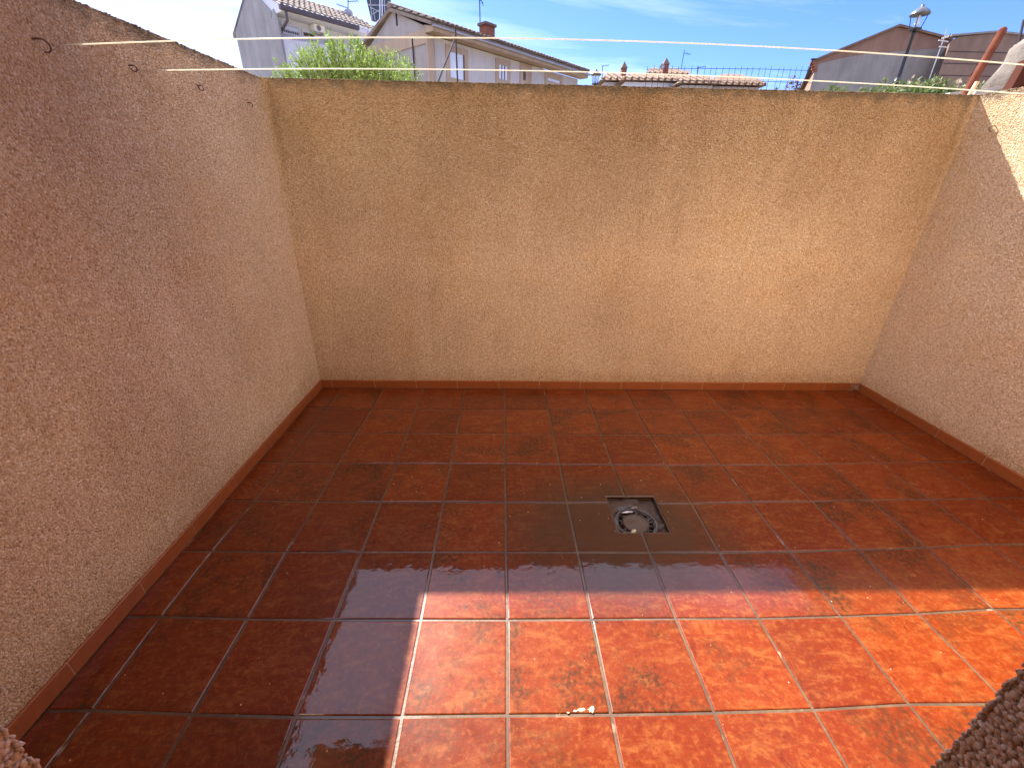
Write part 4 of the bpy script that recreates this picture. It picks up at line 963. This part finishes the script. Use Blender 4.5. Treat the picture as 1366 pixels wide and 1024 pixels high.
cr = link('crown', leaves_mesh('crown', P_, D_, L_, W_, M_LEAF), tree); cr['kind'] = 'stuff'
o = tw.build('twigs', M_BARK, tree); o['kind'] = 'stuff'
def plant(px, py, Y, h, w_, n, mat, label, name='weed', cat='plant', ln=(.04, .09), group='weeds along the foot of the buildings on the right', depth=.4):
    tip = at(px, py, Y); base = Vector((tip.x, Y, tip.z-h)); P_, D_, L_, W_ = [], [], [], []
    e = empty(name, base, label, cat, group); m = MB()
    ns = max(4, n//22)
    for s in range(ns):
        b0 = base+Vector((random.uniform(-w_, w_), random.uniform(-depth, depth)*.5, 0)); t0 = b0+Vector((random.gauss(0, h*.18), random.gauss(0, h*.1), h*random.uniform(.55, 1.05)*(1-.45*abs(b0.x-base.x)/w_)))
        m.tube([b0-Vector((0,0,.25)), (b0+t0)/2, t0], [.005, .004, .002], 3, cap=False)
        for j in range(22):
            u_ = random.uniform(.1, 1); p_ = b0+(t0-b0)*u_; P_.append(tuple(p_)); D_.append((random.gauss(0, .7), random.gauss(0, .7), random.gauss(.5, .5))); L_.append(random.uniform(*ln)); W_.append(L_[-1]*random.uniform(.25, .5))
    o = link('leaves', leaves_mesh('leaves', P_, D_, L_, W_, mat), e); o['kind'] = 'stuff'
    o = m.build('stems', M_BARK if mat is not M_DRY else mat, e); o['kind'] = 'stuff'
    return e
plant(1205, 107, 6.6, .40, .50, 1500, M_LEAF2, 'low dark green weeds round the foot of the big street lamp')
plant(1228, 103, 6.8, .42, .42, 1500, M_LEAF2, 'dark green bush left of the ladder foot')
plant(1251, 104, 6.5, .40, .40, 1300, M_LEAF2, 'leafy green bush right of the ladder foot')
plant(1284, 104, 6.6, .40, .35, 900, M_LEAF2, 'green weeds behind the lower end of the rusty pole')
plant(1322, 105, 6.2, .38, .35, 1000, M_LEAF2, 'green weeds right of the rusty pole')
plant(1345, 100, 6.6, .45, .30, 800, M_LEAF2, 'pale green weeds beside the rough stone post')
plant(1122, 109, 6.0, .28, .22, 350, M_LEAF2, 'small weed peeping over the wall at the left of the brown gable')
plant(1172, 110, 6.0, .28, .26, 420, M_LEAF2, 'small yellow-green weed below the middle of the brown gable')
plant(1222, 90, 7.4, .70, .42, 300, M_DRY, 'pale dry grass stalks against the grey part of the gable', cat='grass', ln=(.04, .08))
plant(1272, 91, 7.2, .60, .45, 330, M_DRY, 'dry straw-coloured stalks in front of the flat-topped building', cat='grass', ln=(.04, .08))
plant(1062, 97, 14, .80, .55, 260, M_BARK, 'bare twiggy bush behind the right end of the mesh fence', 'bush', 'bush', (.06, .14))
# rubble slabs, rusty pole, stakes, beam, stone post
def slab(pts, Y, th, mat, label, name='rubble_slab', cat='rubble'):
    v = [at(x_, y_, Y) for x_, y_ in pts]; return tag(MB().prism(v, (0, th, 0)).build(name, mat), label, cat)
slab([(1262, 131), (1268, 123.5), (1288, 121), (1296, 130)], 4.2, .5, M_GREY, 'pale grey rubble slab left of the rusty pole foot')
slab([(1296, 131), (1303, 121), (1334, 115), (1336, 118), (1312, 126), (1320, 131)], 4.4, .4, M_GREY, 'long tilted grey slab right of the rusty pole foot')
slab([(1308, 131), (1320, 123), (1352, 121), (1352, 131)], 4.8, .4, M_BROWN, 'reddish brick rubble behind the right wall top')
def rpole(a, b, r, mat, label, name, cat='pole'):
    d = (b-a).normalized(); b = b+d*((b.z-1.6)/(-d.z)); m = MB(); m.tube([a-d*r*.0, a+d*r*.35, a+d*r, (a+b)/2, b], [r*.55, r*.88, r, r, r], 14)
    return tag(m.build(name, mat, None, True), label, cat)
rpole(at(1339.5, 37.5, 3.25), at(1286.5, 128, 3.15), .027, M_RUSTP, 'thick rust-red pole leaning to the right above the wall corner', 'rusty_pole')
a_, b_ = at(1304, 109, 2.95), at(1292, 129, 2.93)
d_ = (b_-a_).normalized(); b_ = b_+d_*((b_.z-1.6)/(-d_.z)); sdir = Vector((1,0,0)); m = MB(); sq = [(-.011,-.008),(.011,-.008),(.011,.008),(-.011,.008)]
m.add([a_+Vector((x_,y_,0)) for x_, y_ in sq]+[b_+Vector((x_,y_,0)) for x_, y_ in sq], [(0,1,2,3),(7,6,5,4)]+[(i, i+4, (i+1)%4+4, (i+1)%4) for i in range(4)])
tag(m.build('wooden_stake', M_WOODP), 'short pale wooden stake against the foot of the rusty pole', 'stake')
rpole(at(1297.5, 97, 3.4), at(1284, 128, 3.38), .007, M_DKWOOD, 'thin dark rod just left of the rusty pole', 'metal_rod', 'rod')
v = [at(1346, 124, 3.4), at(1372, 78, 3.4), at(1398, 84, 3.4), at(1385, 124, 3.4)]
tag(MB().prism(v, (0.05, .12, 0)).build('roof_beam', M_DKWOOD), 'dark red sloping beam at the right edge of the photo', 'beam')
bm = bmesh.new(); bmesh.ops.create_icosphere(bm, subdivisions=3, radius=1)
from mathutils import noise as mnoise
c_ = at(1378, 86, 5.0); M_ROCK = render_mat('pale_stone', (.10,.085,.075), (.20,.175,.155), 4.0)
for v_ in bm.verts:
    d_ = v_.co.copy(); k_ = 1+.35*mnoise.noise(d_*2.2)+.12*mnoise.noise(d_*6)
    v_.co = Vector((d_.x*.26*k_, d_.y*.30*k_, d_.z*.42*k_))+c_+Vector((-.02+d_.z*.10, 0, -.05))
me = bpy.data.meshes.new('boulder'); bm.to_mesh(me); bm.free(); me.materials.append(M_ROCK)
me.shade_smooth(); tag(link('boulder', me), 'rough pale stone at the right edge above the wall', 'rock')
b_ = at(1369, 110, 5.0); tag(MB().tube([(c_.x-.06, 5.05, -.25), (c_.x-.05, 5.05, 1.2), (c_.x-.02, 5.05, c_.z-.2)], [.20, .18, .15], 10).build('stone_post', M_ROCK, None, True), 'rough stone post under the pale stone at the right edge', 'post')
pole(1366, 26, 1358, 62, 5.4, 5.4, .012, M_METAL, 'thin upright post at the extreme right edge above the pale stone', 'metal_pole', to_ground=True)
